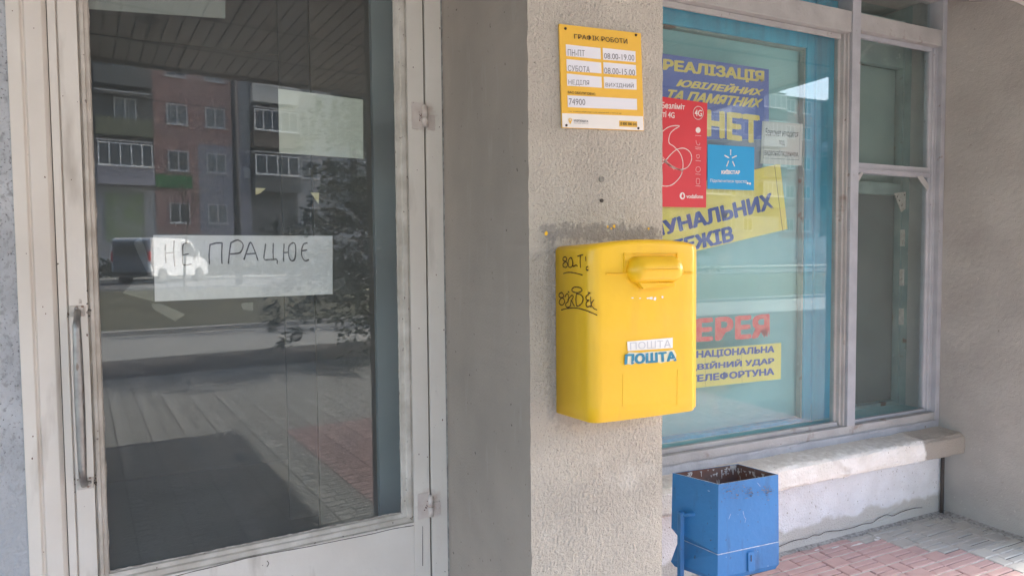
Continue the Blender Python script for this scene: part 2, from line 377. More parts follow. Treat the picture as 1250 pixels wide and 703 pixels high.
for (xc, yc, dx, dy, kind) in pieces[:300]:
    o = link('paving_brick', brick_mesh(dx, dy, kind, random.randrange(5)), pav, loc=(xc, yc, random.uniform(-.0015, .001)))
for (xc, yc, dx, dy, kind) in pieces_far:
    stuff[kind].box(xc-dx/2+.003, xc+dx/2-.003, yc-dy/2+.003, yc+dy/2-.003, -.012, 0)
for k, m in stuff.items():
    if m.v: o = obj('paving_brick', m, M['brick'+k], pav); o['kind'] = 'stuff'

m = MB()      # pale strips painting the light caught by paver edges along the wall
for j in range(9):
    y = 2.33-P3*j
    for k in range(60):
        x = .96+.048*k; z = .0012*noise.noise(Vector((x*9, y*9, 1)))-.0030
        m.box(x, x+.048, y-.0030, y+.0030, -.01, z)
o = obj('joint_edge_light', m, mat('pale_edge_light', (.66, .64, .60), (.45, .43, .40), 12, .95), pav); o['kind'] = 'stuff'
# ================================================================== canopy and building mass
CX1, CY0, CH = 4.65, -2.2, 3.0
can = thing('entrance_canopy', 'flat concrete canopy with slatted soffit mirrored in the entrance door glass', 'canopy', (-1, -2.2, 3.0))
mb = MB(); mb.box(-9, CX1, CY0, 2.52, CH+.03, CH+.42); obj('slab', mb, M['canopy'], can, .01)
mb = MB(); mb.box(-9, CX1+.02, CY0-.03, CY0-.002, CH-.03, CH+.46); mb.box(CX1+.003, CX1+.03, CY0, 2.5, CH-.03, CH+.46); obj('fascia', mb, M['canopy'], can, .004)
bd = MB(); bd.box(-.036, .036, CY0+.01, 2.5, 0, .018); me = bd.mesh('soffit_board', M['soffit'])
nb = int((CX1+3.2)/.085)
for i in range(nb):
    link('soffit_board', me, can, loc=(CX1-.045-.085*i+1, 2.2, random.uniform(-.001, .0005)))
mb = MB(); mb.box(-9, CX1-.02-.085*nb, CY0+.01, 2.5, CH, CH+.018); obj('soffit_panel', mb, M['soffit'], can)
mb = MB()
for y in (-1.62, -.95, 0.2, 1.2): mb.box(-9, CX1-.02, y-.012, y+.012, CH-.006, CH-.0025)
obj('joint_strip', mb, M['darkgap'], can)
mb = MB(); mb.tube([(.125, -1.15, 2.990), (.125, -1.15, 3.0)], [.06, .075], 20); obj('ceiling_lamp', mb, M['asphalt'], can)
# walls out of the frame that close the building
mb = MB()
mb.box(-9, .61, 1.83, 1.98, 2.62, 3.0)            # over the door
mb.box(.96, 3.84, 2.475, 2.7, 2.98, 3.0)
mb.box(3.84, 14, 1.753, 2.9, 0, 4.6) if False else None
mb.box(-9, 14, 2.53, 9, 3.0, 4.6)
mb.box(-9, -.004, 8.9, 9, 0, 3)
body = tag(obj('post_office_building', mb, M['sidewall']), 'upper wall of the single storey post office above door and window', 'building')

# left wall beside the door
mb = MB()
lw0 = pd(19, 0, -.03)
lwx = pd(32.5, 350).x-.0125
mb.grid(lambda u, v: (-2.6+u*(2.6+lwx), -.03-.0035*abs(noise.noise(Vector((u*170, v*330, 0)))), 3.0*v), 110, 330)
mb.box(-2.6, lwx, -.025, .12, 0, 3.0)
lw = obj('speckled_wall', mb, M['leftwall'], smooth=False); lw.location = DQ; lw.rotation_euler = (0, 0, DTH)
add_mask(M['leftwall'], ((-3, 0), (-.2, 1.02)), (.47, .49, .52), .03, 9, .08, .9)
tag(lw, 'rough grey speckled wall to the left of the white entrance door', 'wall')

# ================================================================== entrance door (own axes: x along the door, y inward)
door = thing('entrance_door', 'old white painted glazed entrance door with long steel pull handle', 'door', DQ, DTH, world=False)
ux = lambda x, v=0.0: pd(x, 350, v).x
a_, b_, c_, d_, e_, f_ = [ux(q) for q in (32.5, 43, 72, 83, 107, 120.5)]
g0, h0, h1, i0, i1, j0 = [ux(q) for q in (485, 494, 498.5, 518, 520, 539.6)]
gbot = (pd(488, 624.5).z+pd(136.5, 698).z)/2; bbot = gbot-.052
TOP = 2.60
# fixed frame: stepped profile, extruded vertically
def vprofile(prof, z0, z1, mi=0, m=None):
    m = m or MB(); m.loft([[(x, y, z0) for x, y in prof], [(x, y, z1) for x, y in prof]], mi); return m
fr = vprofile([(a_-.012, -.034), (b_-.004, -.034), (b_-.001, -.026), (b_+.002, -.026), (b_+.004, -.030), (c_-.010, -.026), (c_-.002, -.014), (c_-.002, .05), (a_-.012, .05)], 0, TOP)
vprofile([(i1, -.020), (j0-.001, -.020), (j0-.001, .05), (i1, .05)], 0, TOP, 0, fr)
fr.box(a_-.012, j0-.001, -.02, .05, TOP, TOP+.07)
obj('door_frame', fr, M['door'], door, .002)
# leaf
lf = MB()
vprofile([(c_, -.020), (d_-.0015, -.020), (d_-.0015, -.011), (d_+.0015, -.011), (d_+.0015, -.018), (e_, -.018), (e_, .03), (c_, .03)], .02, TOP-.005, 0, lf)   # lock stile with lapping strip
vprofile([(h1, -.018), (i0, -.018), (i0, .03), (h1, .03)], .02, TOP-.005, 0, lf)
lf.box(e_, h1, -.018, .03, .02, gbot-.030)
lf.box(e_, h1, -.018, .03, TOP-.13, TOP-.005)
leaf = obj('door_leaf', lf, M['door'], door, .0025)
# glazing beads: sloped strips round the glass
bd = MB()
zt = TOP-.13
def bead(m, x0, x1, z0, z1, ox, oz):
    pass
L, Rr, Bz, Tz = e_+.001, h1-.001, gbot-.0295, zt-.001
l2, r2, b2, t2 = f_, g0, gbot, zt-.03
def bquad(ya, yb, o, i, mi=0):
    (L_, R_, B_, T_), (l_, r_, b__, t_) = o, i
    O = [(L_, ya, B_), (R_, ya, B_), (R_, ya, T_), (L_, ya, T_)]; I = [(l_, yb, b__), (r_, yb, b__), (r_, yb, t_), (l_, yb, t_)]
    for k in range(4): bd.quad(O[k], O[(k+1) % 4], I[(k+1) % 4], I[k], mi)
def mixr(t): return tuple(o*(1-t)+i*t for o, i in zip((L, Rr, Bz, Tz), (l2, r2, b2, t2)))
bquad(-.018, -.0115, mixr(0), mixr(.06)); bquad(-.0115, -.0115, mixr(.06), mixr(.14)); bquad(-.0115, -.017, mixr(.14), mixr(.2))
bquad(-.017, -.0155, mixr(.2), mixr(.52)); bquad(-.0155, -.009, mixr(.52), mixr(.60)); bquad(-.009, -.0085, mixr(.60), mixr(.93)); bquad(-.0085, .001, mixr(.93), mixr(1))
obj('glazing_bead', bd, M['bead'], leaf)
gl = MB(); gl.box(e_+.005, h1-.005, .001, .005, gbot-.02, zt-.01); obj('glass_pane', gl, M['glass'], leaf)
# putty line, ragged, and old dirt in the gap
rg = MB()
for k in range(90):
    t = k/90; xx = l2+(r2-l2)*t; hgt = .002+.004*abs(noise.noise(Vector((k*.37, 0, 0))))
    rg.quad((xx, -.0005, gbot-.001), (xx+(r2-l2)/90, -.0005, gbot-.001), (xx+(r2-l2)/90, -.0003, gbot+hgt), (xx, -.0003, gbot+.002+.004*abs(noise.noise(Vector(((k-1)*.37, 0, 0))))))
for k in range(260):
    z = gbot+(zt-gbot)*k/260; dz = (zt-gbot)/260
    for xa, sg in ((l2, 1), (r2, -1)):
        w0 = .0008+.0035*max(0, noise.noise(Vector((k*.12, sg*5, 1)))); w1 = .0008+.0035*max(0, noise.noise(Vector(((k+1)*.12, sg*5, 1))))
        rg.quad((xa, -.0005, z), (xa+sg*w0, -.0003, z), (xa+sg*w1, -.0003, z+dz), (xa, -.0005, z+dz))
obj('putty', rg, mat('putty', (.55, .52, .47), (.25, .22, .19), 60, .9), leaf)
# dark strips standing in for the shade in gaps between leaf and frame
dg = MB(); dg.box(i0+.0002, i1-.0002, -.010, .03, .02, TOP); dg.box(c_-.0018, c_-.0002, -.012, .03, .02, TOP)
obj('gap_shadow_strip', dg, M['doordark'], door)
# cracked paint line under the bottom bead and kick panel outline
rail = lambda x, y: pd(x, y, -.0187)
strokes('paint_crack', [[(300, 681), (330, 675), (375, 667), (420, 658), (455, 651), (480, 645), (505, 641)], [(214, 703), (236, 697), (262, 691), (300, 681)]], rail, .0022, M['doordark'], leaf)
strokes('paint_chip', [[(326, 684), (328, 687), (326, 691)], [(516, 642), (516, 690)]], rail, .002, M['doordark'], leaf)
chips = MB()
for k in range(26):
    side = random.choice([(a_+.0, b_), (b_+.006, c_-.012), (d_+.004, e_-.002), (h1+.002, i0-.001), (i1+.002, j0-.003)]); x = random.uniform(*side); z = random.uniform(.75, 2.2)
    yv = -.0347 if side[0] == a_ else (-.0312 if side[0] > a_ and side[1] < c_ else (-.0187 if side[0] < i0 else -.0207)); r = random.uniform(.0008, .0026)
    n_ = 6; chips.poly([(x+r*random.uniform(.5, 1)*math.cos(t), yv, z+r*random.uniform(.6, 1.8)*math.sin(t)) for t in [2*math.pi*q/n_ for q in range(n_)]])
obj('paint_chip', chips, M['rust'], leaf)
# hinges
def hinge(z, px_):
    xh = ux(521, -.025)
    m = MB(); m.tube([(xh, -.030, z+.001), (xh, -.030, z+.028)], .0085, 14); m.tube([(xh, -.030, z-.028), (xh, -.030, z-.001)], .0085, 14)
    m.tube([(xh, -.030, z+.028), (xh, -.030, z+.034)], [.0085, .004], 14)
    o = obj('hinge', m, M['hinge'], door, 0, True)
    m = MB(); m.box(i0-.038, i0-.001, -.0215, -.0183, z-.034, z+.040); m.box(i1+.003, i1+.026, -.0235, -.0203, z-.034, z+.008)
    obj('hinge_plate', m, M['hinge'], o, .001)
    m = MB()
    for k in range(30):
        x = i0-.007+random.gauss(0, .005); zz = z+random.gauss(0, .007); r = random.uniform(.0006, .0026)
        if x > i0-.001: continue
        m.poly([(x+r*random.uniform(.6, 1.2)*math.cos(t), -.0219, zz+r*random.uniform(.6, 1.2)*math.sin(t)) for t in [2*math.pi*q/7 for q in range(7)]])
    obj('rust_stain', m, M['rust'], o)
hinge(pd(520, 143, -.03).z, 520); hinge(pd(521, 619, -.03).z, 521)
# pull handle
hp = lambda x, y, v: pd(x, y, v)
pt, pb = hp(94, 380, -.03), hp(103, 592, -.03)
hx0, hx1 = pt.x, pb.x; hx = (hx0+hx1)/2
m = MB(); m.box(hx-.016, hx+.013, -.0225, -.0182, pt.z-.012, pt.z+.012); pl1 = obj('handle_plate', m, M['plate'], door, .002)
m = MB(); m.box(hx-.014, hx+.018, -.0225, -.0182, pb.z-.012, pb.z+.014); pl2 = obj('handle_plate', m, M['plate'], door, .002)
m = MB(); N = 26; pts = []; rs = []
for k in range(N+1):
    t = k/N; z = pt.z*(1-t)+pb.z*t; b = min(1, math.sin(math.pi*t)*5)
    pts.append((hx, -.024-.030*b, z)); rs.append(.0075+.0025*math.sin(math.pi*t)-.001*(t < .05))
m.tube(pts, rs, 14); hd = obj('pull_handle', m, M['steel'], door, 0, True)
m = MB()
for (x, z) in ((hx-.002, pt.z+.006), (hx-.004, pt.z-.004), (hx-.004, pb.z+.002), (hx+.010, pb.z+.003)):
    m.tube([(x, -.0262, z), (x, -.0225, z)], [.002, .0042], 10)
obj('rivet', m, M['steel'], hd)
m = MB()
for k in range(30):
    z = random.choice([pt.z, pb.z])+random.gauss(0, .014); x = hx+random.choice([-1, 1])*random.uniform(.017, .024); r = random.uniform(.001, .003)
    m.poly([(x+r*random.uniform(.6, 1.2)*math.cos(t), -.0188, z+r*random.uniform(.6, 1.6)*math.sin(t)) for t in [2*math.pi*q/6 for q in range(6)]])
obj('rust_stain', m, M['doordark'], hd)

for zz_ in (pd(520, 143, -.03).z, pd(521, 619, -.03).z): add_mask(M['door'], ((i0-.030, i1+.016), (zz_-.030, zz_+.036)), (.52, .36, .29), .022, 50, .012, .5)
# papers taped behind the door glass (in door axes)
def on_door(name, label, cat, pix, v, m, th=.0006):
    o = obj(name, slab([pd(x, y, v) for x, y in pix], (0, 1, 0), th), m); o.location = DQ; o.rotation_euler = (0, 0, DTH); return tag(o, label, cat)
notice = on_door('paper_notice', 'long white paper strip behind the door glass with hand lettered message', 'notice', [(189, 368), (406, 359), (406, 288), (187, 287)], .009, M['paper'])
nl = lambda x, y: pd(x, y, .0085)
def zc(x, y): return (80+x/3.516, 240+y/3.516)      # enlarged crop coordinates -> photo
def zd(x, y): return (300+x/3.515, 240+y/3.515)
H = [[zc(430, 205), zc(428, 240), zc(431, 285)], [zc(466, 190), zc(464, 240), zc(469, 300)], [zc(430, 243), zc(466, 240)],
     [zc(535, 200), zc(506, 204), zc(503, 250), zc(506, 292), zc(540, 290)], [zc(505, 250), zc(528, 246)],
     [zc(620, 205), zc(616, 245), zc(617, 288)], [zc(621, 205), zc(645, 199), zc(672, 198)], [zc(672, 198), zc(670, 240), zc(671, 286)],
     [zc(710, 196), zc(703, 240), zc(699, 287)], [zc(710, 197), zc(740, 186), zc(762, 206), zc(752, 236), (zc(735, 243)), zc(706, 246)],
     [zd(-8, 270), zd(5, 230), zd(20, 196), zd(38, 232), zd(52, 273)], [zd(2, 246), zd(42, 243)],
     [zd(85, 203), zd(80, 240), zd(79, 268), zd(100, 270), zd(126, 268)], [zd(118, 200), zd(117, 235), zd(118, 268)], [zd(124, 268), zd(134, 270), zd(134, 287)],
     [zd(164, 203), zd(162, 240), zd(162, 277)], [zd(163, 240), zd(184, 238)], [zd(202, 197), zd(186, 210), zd(183, 245), zd(192, 272), zd(208, 270), zd(214, 240), zd(212, 205), zd(202, 197)],
     [zd(264, 198), zd(248, 203), zd(240, 225), zd(240, 252), zd(252, 274), zd(270, 270)], [zd(241, 232), zd(262, 228)]]
strokes('handwriting', H, nl, .0028, M['pencil'], notice, (0, -1, 0))
strokes('handwriting', [[(x+.5, y+.8) for x, y in l_] for l_ in H[5:]], nl, .0016, M['pencil'], notice, (0, -1, 0))
on_door('pale_board', 'pale grey board behind the top left corner of the door glass', 'board', [(60, 8), (275, 23), (275, -60), (60, -60)], .018, mat('pale_board', (.34, .36, .35), (.29, .31, .30), 5, .8, spots=[(22, .66, (.2, .2, .19), .08, (1, 1, .4))]), .004)
on_door('blank_paper', 'blank pale sheet behind the upper part of the door glass', 'paper', [(341, 187), (443.5, 194), (443, 122), (339.5, 108.5)], .010, M['papergreen'])
on_door('paper_scrap', 'small yellow paper scrap on the left, behind the door glass above the lettered strip', 'scrap', [(312, 238), (318, 236), (324.5, 230), (312, 229.5)], .010, M['paperyellow'])
on_door('paper_scrap', 'small yellow triangular scrap on the right, under the corner of the blank sheet', 'scrap', [(379, 235), (389, 249.5), (389.5, 235.5)], .010, M['paperyellow'])
tp = thing('tape_scraps', 'clear sticky tape remnants round the ends of the lettered paper strip', 'tape', DQ, DTH, world=False)
for P in ([(150, 358), (162, 345), (187, 341), (189, 368), (172, 364)], [(184, 371), (196, 370), (226, 384), (214, 392), (188, 378)], [(163, 296), (172, 290), (187, 330), (180, 335)], [(370, 290), (372, 280), (374, 280), (376, 290)], [(406, 342), (420, 338), (422, 348), (406, 358)], [(294, 370), (309, 369), (309, 379), (297, 378)]):
    m = MB(); m.loft([[pd(x, y, .0068) for x, y in P], [pd(x, y, .0072) for x, y in P]]); obj('tape_strip', m, M['tape'], tp)

# dim vestibule behind the door
vs = thing('vestibule', 'dim entrance hall seen through the glazed white door', 'room', (-.3, 3, 0))
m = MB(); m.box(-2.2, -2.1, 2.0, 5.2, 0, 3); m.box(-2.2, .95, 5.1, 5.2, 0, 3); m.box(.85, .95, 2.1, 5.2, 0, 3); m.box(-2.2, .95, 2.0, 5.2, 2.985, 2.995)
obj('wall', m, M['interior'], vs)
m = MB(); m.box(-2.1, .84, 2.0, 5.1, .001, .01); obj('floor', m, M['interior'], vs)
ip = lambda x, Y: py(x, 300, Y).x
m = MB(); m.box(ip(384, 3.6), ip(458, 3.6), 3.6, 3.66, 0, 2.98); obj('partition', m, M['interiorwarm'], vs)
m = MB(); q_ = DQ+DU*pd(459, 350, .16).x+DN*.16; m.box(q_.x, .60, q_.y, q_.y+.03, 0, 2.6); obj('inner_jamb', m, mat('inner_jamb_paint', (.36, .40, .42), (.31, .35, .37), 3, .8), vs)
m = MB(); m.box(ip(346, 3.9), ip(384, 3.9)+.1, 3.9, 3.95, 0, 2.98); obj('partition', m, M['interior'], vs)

# ================================================================== pilaster
PX0, PX1, PY = .611, .958, 1.25
m = MB()
def pf(u, v):
    x = PX0+(PX1-PX0)*u; z = 3.0*v
    e = min(1, min(u, 1-u)*14)
    d = .0030*abs(noise.noise(Vector((x*110, z*110, 0))))*.9+.0013*noise.noise(Vector((x*170, z*170, 4)))+.002*noise.noise(Vector((x*6, z*6, 9)))
    jag = (.0022*noise.noise(Vector((0, z*30, 3)))) if (u == 0 or u == 1) else 0
    return (x+jag, PY-d*(.35+.65*e), z)
m.grid(pf, 116, 900)
k = len(m.v); n_ = 117
# side faces share the ragged edge columns
left = [m.v[j*n_] for j in range(901)]; right = [m.v[j*n_+116] for j in range(901)]
for j in range(0, 900):
    m.quad(left[j], left[j+1], (PX0, 1.83 if True else 2, left[j+1][2]), (PX0, 1.83, left[j][2]), 1)
    m.quad(right[j], (PX1, 2.45, right[j][2]), (PX1, 2.45, right[j+1][2]), right[j+1], 0)
m.box(PX0+.003, PX1-.003, 1.83, 2.47, 0, 3.0, 1)
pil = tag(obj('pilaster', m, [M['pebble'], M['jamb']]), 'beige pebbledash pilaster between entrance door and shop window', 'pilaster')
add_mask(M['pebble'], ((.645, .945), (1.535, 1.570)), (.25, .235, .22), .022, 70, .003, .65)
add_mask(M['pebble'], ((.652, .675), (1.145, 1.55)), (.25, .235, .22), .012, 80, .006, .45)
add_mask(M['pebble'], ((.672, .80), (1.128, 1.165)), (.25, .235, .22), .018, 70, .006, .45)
M['plughole'] = mat('plug_filler', (.30, .285, .26), (.20, .19, .17), 90, .9)
for (x, y, r) in ((667, 285, .0045), (742, 277, .003), (750, 276, .004), (746, 279, .0025), (792, 279, .003)):
    P = py(x, y, PY-.004); m = MB(); m.poly([(P.x+r*random.uniform(.6, 1.3)*math.cos(t), P.y, P.z+r*random.uniform(.6, 1.3)*math.sin(t)) for t in [2*math.pi*q/8 for q in range(8)]]); obj('yellow_paint_dab', m, M['yellow'], pil)
m = MB()
for (x, y) in ((735, 245), (735, 219)):
    P = py(x, y, PY-.0045); m = MB(); rr_ = .0065 if y < 230 else .0042; m.tube([P, P+Vector((0, .005, 0))], rr_, 12); obj('wall_plug', m, M['plughole'] if y < 230 else M['darkgap'], pil)
# caulk seam where the door frame meets the jamb
m = MB()
for k in range(160):
    z = 3*k/160; w0 = .004+.004*noise.noise(Vector((k*.3, 0, 0))); w1 = .004+.004*noise.noise(Vector(((k+1)*.3, 0, 0)))
    m.quad((PX0-.0012, 1.80-w0, z), (PX0-.0012, 1.826, z), (PX0-.0012, 1.826, z+3/160), (PX0-.0012, 1.80-w1, z+3/160))
obj('plaster_seam', m, M['debris'], pil)

# ------------------------------------------------------------------ opening hours sign
SY = PY-.006
SC = [Vector((682.5, 29.4)), Vector((782.3, 41)), Vector((786.2, 160)), Vector((686.4, 156))]   # TL TR BR BL in the photo
def sg(x, y, off=0):     # crop coordinates of the sign -> point on it
    return py(660+x/3.907, y/3.907, SY-off)
m = slab([sg(103, 610), sg(493, 625), sg(478, 160), sg(88, 115)], (0, 1, 0), .005)
sign = thing('opening_hours_sign', 'yellow and white opening hours sign on the pilaster above the mailbox', 'sign', tuple(py(735, 95, SY)))
obj('board', m, M['signyellow'], sign, .0005)
def srect(name, P, mt, off=.0006, par=sign): return obj(name, slab([sg(x, y, off) for x, y in P], (0, 1, 0), off*.9), mt, par)
srect('white_band', [(104, 608), (491, 623), (488, 556), (102, 541)], M['signwhite'])
inserts = [([(122, 268), (287, 284), (285, 231), (120, 213)], 'ПН-ПТ', [(130, 268), (210, 270), (210, 241), (129, 236)]),
           ([(298, 286), (453, 298), (452, 246), (296, 230)], '08.00-19.00', [(303, 281), (447, 292), (446, 264), (302, 254)]),
           ([(125, 340), (290, 351), (288, 300), (123, 283)], 'СУБОТА', [(130, 340), (234, 347), (234, 319), (130, 312)]),
           ([(301, 352), (456, 362), (454, 312), (299, 298)], '08.00-15.00', [(304, 352), (450, 362), (449, 334), (303, 323)]),
           ([(127, 410), (292, 420), (290, 368), (125, 352)], 'НЕДІЛЯ', [(133, 409), (231, 412), (231, 385), (132, 381)]),
           ([(303, 422), (458, 429), (457, 379), (301, 367)], 'ВИХІДНИЙ', [(310, 418), (444, 424), (443, 396), (309, 391)]),
           ([(130, 512), (460, 525), (459, 473), (128, 456)], '74900', [(135, 501), (213, 503), (212, 474), (134, 470)])]
for P, tx, T in inserts:
    o = srect('insert_card', P, M['signwhite2']); text_quad('lettering', tx, [sg(x, y, .0009) for x, y in T], M['signgrey'], o, (0, 0, 0))
text_quad('lettering', 'ГРАФІК РОБОТИ', [sg(*p_, .001) for p_ in ((161, 187), (414, 212), (412, 186), (160, 163))], M['signtext'], sign, (0, 0, 0), bold=.010)
text_quad('lettering', 'ВАС ОБСЛУГОВУЄ:', [sg(*p_, .001) for p_ in ((130, 446), (263, 457), (263, 445), (129, 435))], M['signtext'], sign, (0, 0, 0), bold=.01)
text_quad('lettering', 'Графік роботи відділення може змінюватися у святкові дні', [sg(*p_, .001) for p_ in ((134, 535), (385, 545), (385, 539), (134, 529))], M['signtext'], sign, (0, 0, 0))
text_quad('lettering', 'УКРПОШТА', [sg(*p_, .0012) for p_ in ((158, 582), (227, 585), (227, 575), (158, 571))], M['signgrey'], sign, (0, 0, 0), bold=.02)
text_quad('lettering', 'ПОШТОВИЙ ОПЕРАТОР', [sg(*p_, .0012) for p_ in ((158, 590), (227, 593), (227, 588), (158, 585))], M['signgrey'], sign, (0, 0, 0))
o = srect('hotline_plate', [(376, 604), (461, 608), (460, 580), (375, 576)], M['signyellow'], .0012)
text_quad('lettering', '0 800 300 545', [sg(*p_, .0015) for p_ in ((381, 597), (458, 600), (458, 588), (381, 584))], M['signtext'], o, (0, 0, 0), bold=.02)
m = MB()          # location pin emblem
ring = []
for q in range(20):
    t = 2*math.pi*q/20; x, y = 141+8.5*math.cos(t), 574+10*math.sin(t)
    if math.sin(t) > .75: y += 9*(math.sin(t)-.75)/.25; 
    ring.append((x, y))
inn = [(141+4*math.cos(2*math.pi*q/20), 572+5*math.sin(2*math.pi*q/20)) for q in range(20)]
for q in range(20):
    m.quad(sg(*ring[q], .0012), sg(*ring[(q+1) % 20], .0012), sg(*inn[(q+1) % 20], .0012), sg(*inn[q], .0012))
obj('pin_emblem', m, M['signyellow'], sign)
for (x, y) in ((118, 138), (454, 169), (122, 599), (465, 613)):
    P = sg(x, y, 0); m = MB(); m.tube([P+Vector((0, -.0025, 0)), P+Vector((0, .001, 0))], [.0022, .0034], 12); obj('screw', m, M['black'], sign)

# ------------------------------------------------------------------ mailbox
mx0, mx1, mf, mbk, mz0, mz1 = .7165, .953, 1.129, PY-.004, 1.160, 1.528
box_ = thing('mailbox', 'yellow metal mailbox with graffiti hanging on the pilaster', 'mailbox', ((mx0+mx1)/2, 1.19, mz0))
def mloop(z, ins=0.0, dz=None):
    """one horizontal outline: back corners wider, front corners rounded"""
    P = []; r = .022
    bx0, bx1 = mx0-.044+ins, mx1+.036-ins
    P.append((bx0, mbk))
    for q in range(7):
        t = math.pi+q*(math.pi/2)/6; P.append((mx0-.026+ins+r+r*1.25*math.cos(t)+.004, mf+ins+r+r*math.sin(t)))
    for q in range(1, 8): P.append((mx0+.002+(mx1-mx0-.004)*q/8, mf+ins-.0015*math.sin(math.pi*q/8)))
    for q in range(7):
        t = -math.pi/2+q*(math.pi/2)/6; P.append((mx1+.006-ins-.010+.010*math.cos(t)-.004, mf+ins+.010+.010*math.sin(t)))
    P.append((bx1-.010, mbk-.09)); P.append((bx1, mbk))
    out = []
    for x, y in P:
        u = (x-(mx0+mx1)/2)/(.5*(mx1-mx0)); 
        zz = z+((.0075*(1-min(1.3, abs(u))**2)+.0) if dz else 0)
        out.append((x, y, zz))
    return out
m = MB(); loops = [mloop(mz0+.001, .004), mloop(mz0+.004, 0)]
for k in range(1, 10): loops.append(mloop(mz0+(mz1-mz0-.01)*k/10))
loops += [mloop(mz1-.012, 0, 1), mloop(mz1-.006, .001, 1), mloop(mz1-.001, .005, 1), mloop(mz1+.001, .012, 1)]
m.loft(loops, 0, cap=False)
# bottom and top closed by fans
for L, flip in ((loops[0], 1), (loops[-1], 0)):
    c = Vector((sum(p_[0] for p_ in L)/len(L), sum(p_[1] for p_ in L)/len(L), (sum(p_[2] for p_ in L)/len(L))+(.006 if not flip else 0)))
    for q in range(len(L)): m.poly([L[q], L[(q+1) % len(L)], tuple(c)])
bodym = obj('body', m, M['yellow'], box_, 0, True)
fy = mf-.0022
fp = lambda x, y, o=0: py(x, y, fy-o)
fc = lambda x, y, o=0: fp(660+x/2.705, 270+y/2.704, o)       # crop (660,270)-(870,530)
def ridge(name, pts, w_, h_, mt=M['yellow'], par=bodym):
    m = MB()
    for A, B in zip(pts, pts[1:]):
        d = (B-A).normalized(); s_ = d.cross(Vector((0, 1, 0)))*w_/2; up = Vector((0, -h_, 0)); e = d*w_*.5
        m.loft([[A-s_-e+Vector((0, .004, 0)), A+s_-e+Vector((0, .004, 0)), A+s_*.3-e+up, A-s_*.3-e+up], [B-s_+e+Vector((0, .004, 0)), B+s_+e+Vector((0, .004, 0)), B+s_*.3+e+up, B-s_*.3+e+up]])
    return obj(name, m, mt, par, 0, False)
ridge('embossed_border', [fc(275, 165), fc(277, 108), fc(450, 106), fc(452, 165)], .004, .002)
ridge('lid_seam', [fc(220, 173), fc(284, 173)], .004, .0018); ridge('lid_seam', [fc(455, 172), fc(498, 170)], .005, .0025)
ridge('embossed_door', [fc(272, 505, -.0009), fc(270, 612, -.0009), fc(450, 607, -.0009), fc(452, 490, -.0009)], .0016, .0002)
# slot hood: a rounded horizontal pod
cL, cR = fc(283, 165), fc(460, 158); hz0, hz1 = fc(370, 208).z, fc(370, 114).z
m = MB(); loops = []; NS = 18
for q in range(NS+1):
    t = q/NS; x = cL.x+(cR.x-cL.x)*t
    e = abs(2*t-1); k = math.sqrt(max(.02, 1-max(0, (e-.60)/.40)**2.2)) 
    zc_ = (hz0+hz1)/2; hh = (hz1-hz0)/2*k; dep = .034*k
    loops.append([(x, fy+.004-dep*math.sin(s_)-.0*1, zc_+hh*(math.cos(s_) if math.cos(s_) > -.5 else -.5-(abs(math.cos(s_))-.5)*.9)) for s_ in [math.pi*v_/12 for v_ in range(13)]])
m.loft(loops, 0, cap=True); hood = obj('slot_hood', m, M['yellow'], box_, 0, True)
ridge('hood_seam', [Vector((cL.x+.010, fy-.022, (hz0+hz1)/2+.002)), Vector((cL.x+.03, fy-.032, (hz0+hz1)/2+.002)), Vector((cR.x-.03, fy-.032, (hz0+hz1)/2+.002))], .002, .002, par=hood)
m = MB(); A, B, C_, D_ = fc(312, 202), fc(432, 202), fc(430, 214), fc(325, 222)
m.hexa([C_+Vector((0, -.016, 0)), C_, D_, D_+Vector((0, -.016, 0))], [B+Vector((0, -.012, 0)), B, A, A+Vector((0, -.012, 0))]); obj('slot_lip', m, M['yellow'], box_, .0008)
# chipped primer marks under the slot
m = MB()
for (x, y, a, b) in ((365, 254, 8, 6), (377, 256, 5, 8), (354, 254, 5, 3), (402, 250, 4, 5), (328, 254, 4, 2), (303, 253, 5, 2.4)):
    m.poly([fc(x+a*random.uniform(.6, 1.1)*math.cos(t), y+b*random.uniform(.6, 1.1)*math.sin(t), .0008) for t in [2*math.pi*q/9 for q in range(9)]])
obj('bare_primer_chip', m, M['white'], bodym)
st = obj('sticker', slab([fc(288, 428, .0008), fc(436, 418, .0008), fc(436, 384, .0008), fc(286, 397, .0008)], (0, 1, 0), .0006), M['white'], box_); st['label'] = 'white sticker with pale grey lettering'
text_quad('lettering', 'ПОШТА', [fc(296, 424, .0012), fc(430, 416, .0012), fc(430, 391, .0012), fc(295, 400, .0012)], M['embossgrey'], st, (0, 0, 0))
m = MB()
T = [(278, 445), (292, 432), (330, 434), (365, 430), (410, 428), (440, 424), (448, 440), (446, 458), (420, 462), (398, 468), (372, 462), (350, 470), (320, 464), (300, 474), (284, 470)]
m = slab([fc(x, y, .0006) for x, y in reversed(T)], (0, 1, 0), .0004); st2 = obj('torn_sticker', m, mat('torn_sticker', (.80, .72, .45), (.72, .72, .66), 60, .7), box_)
text_quad('lettering', 'ПОШТА', [fc(279, 472, .0012), fc(447, 460, .0012), fc(444, 430, .0012), fc(281, 440, .0012)], M['inkteal'], st2, (0, 0, 0), bold=.0485)
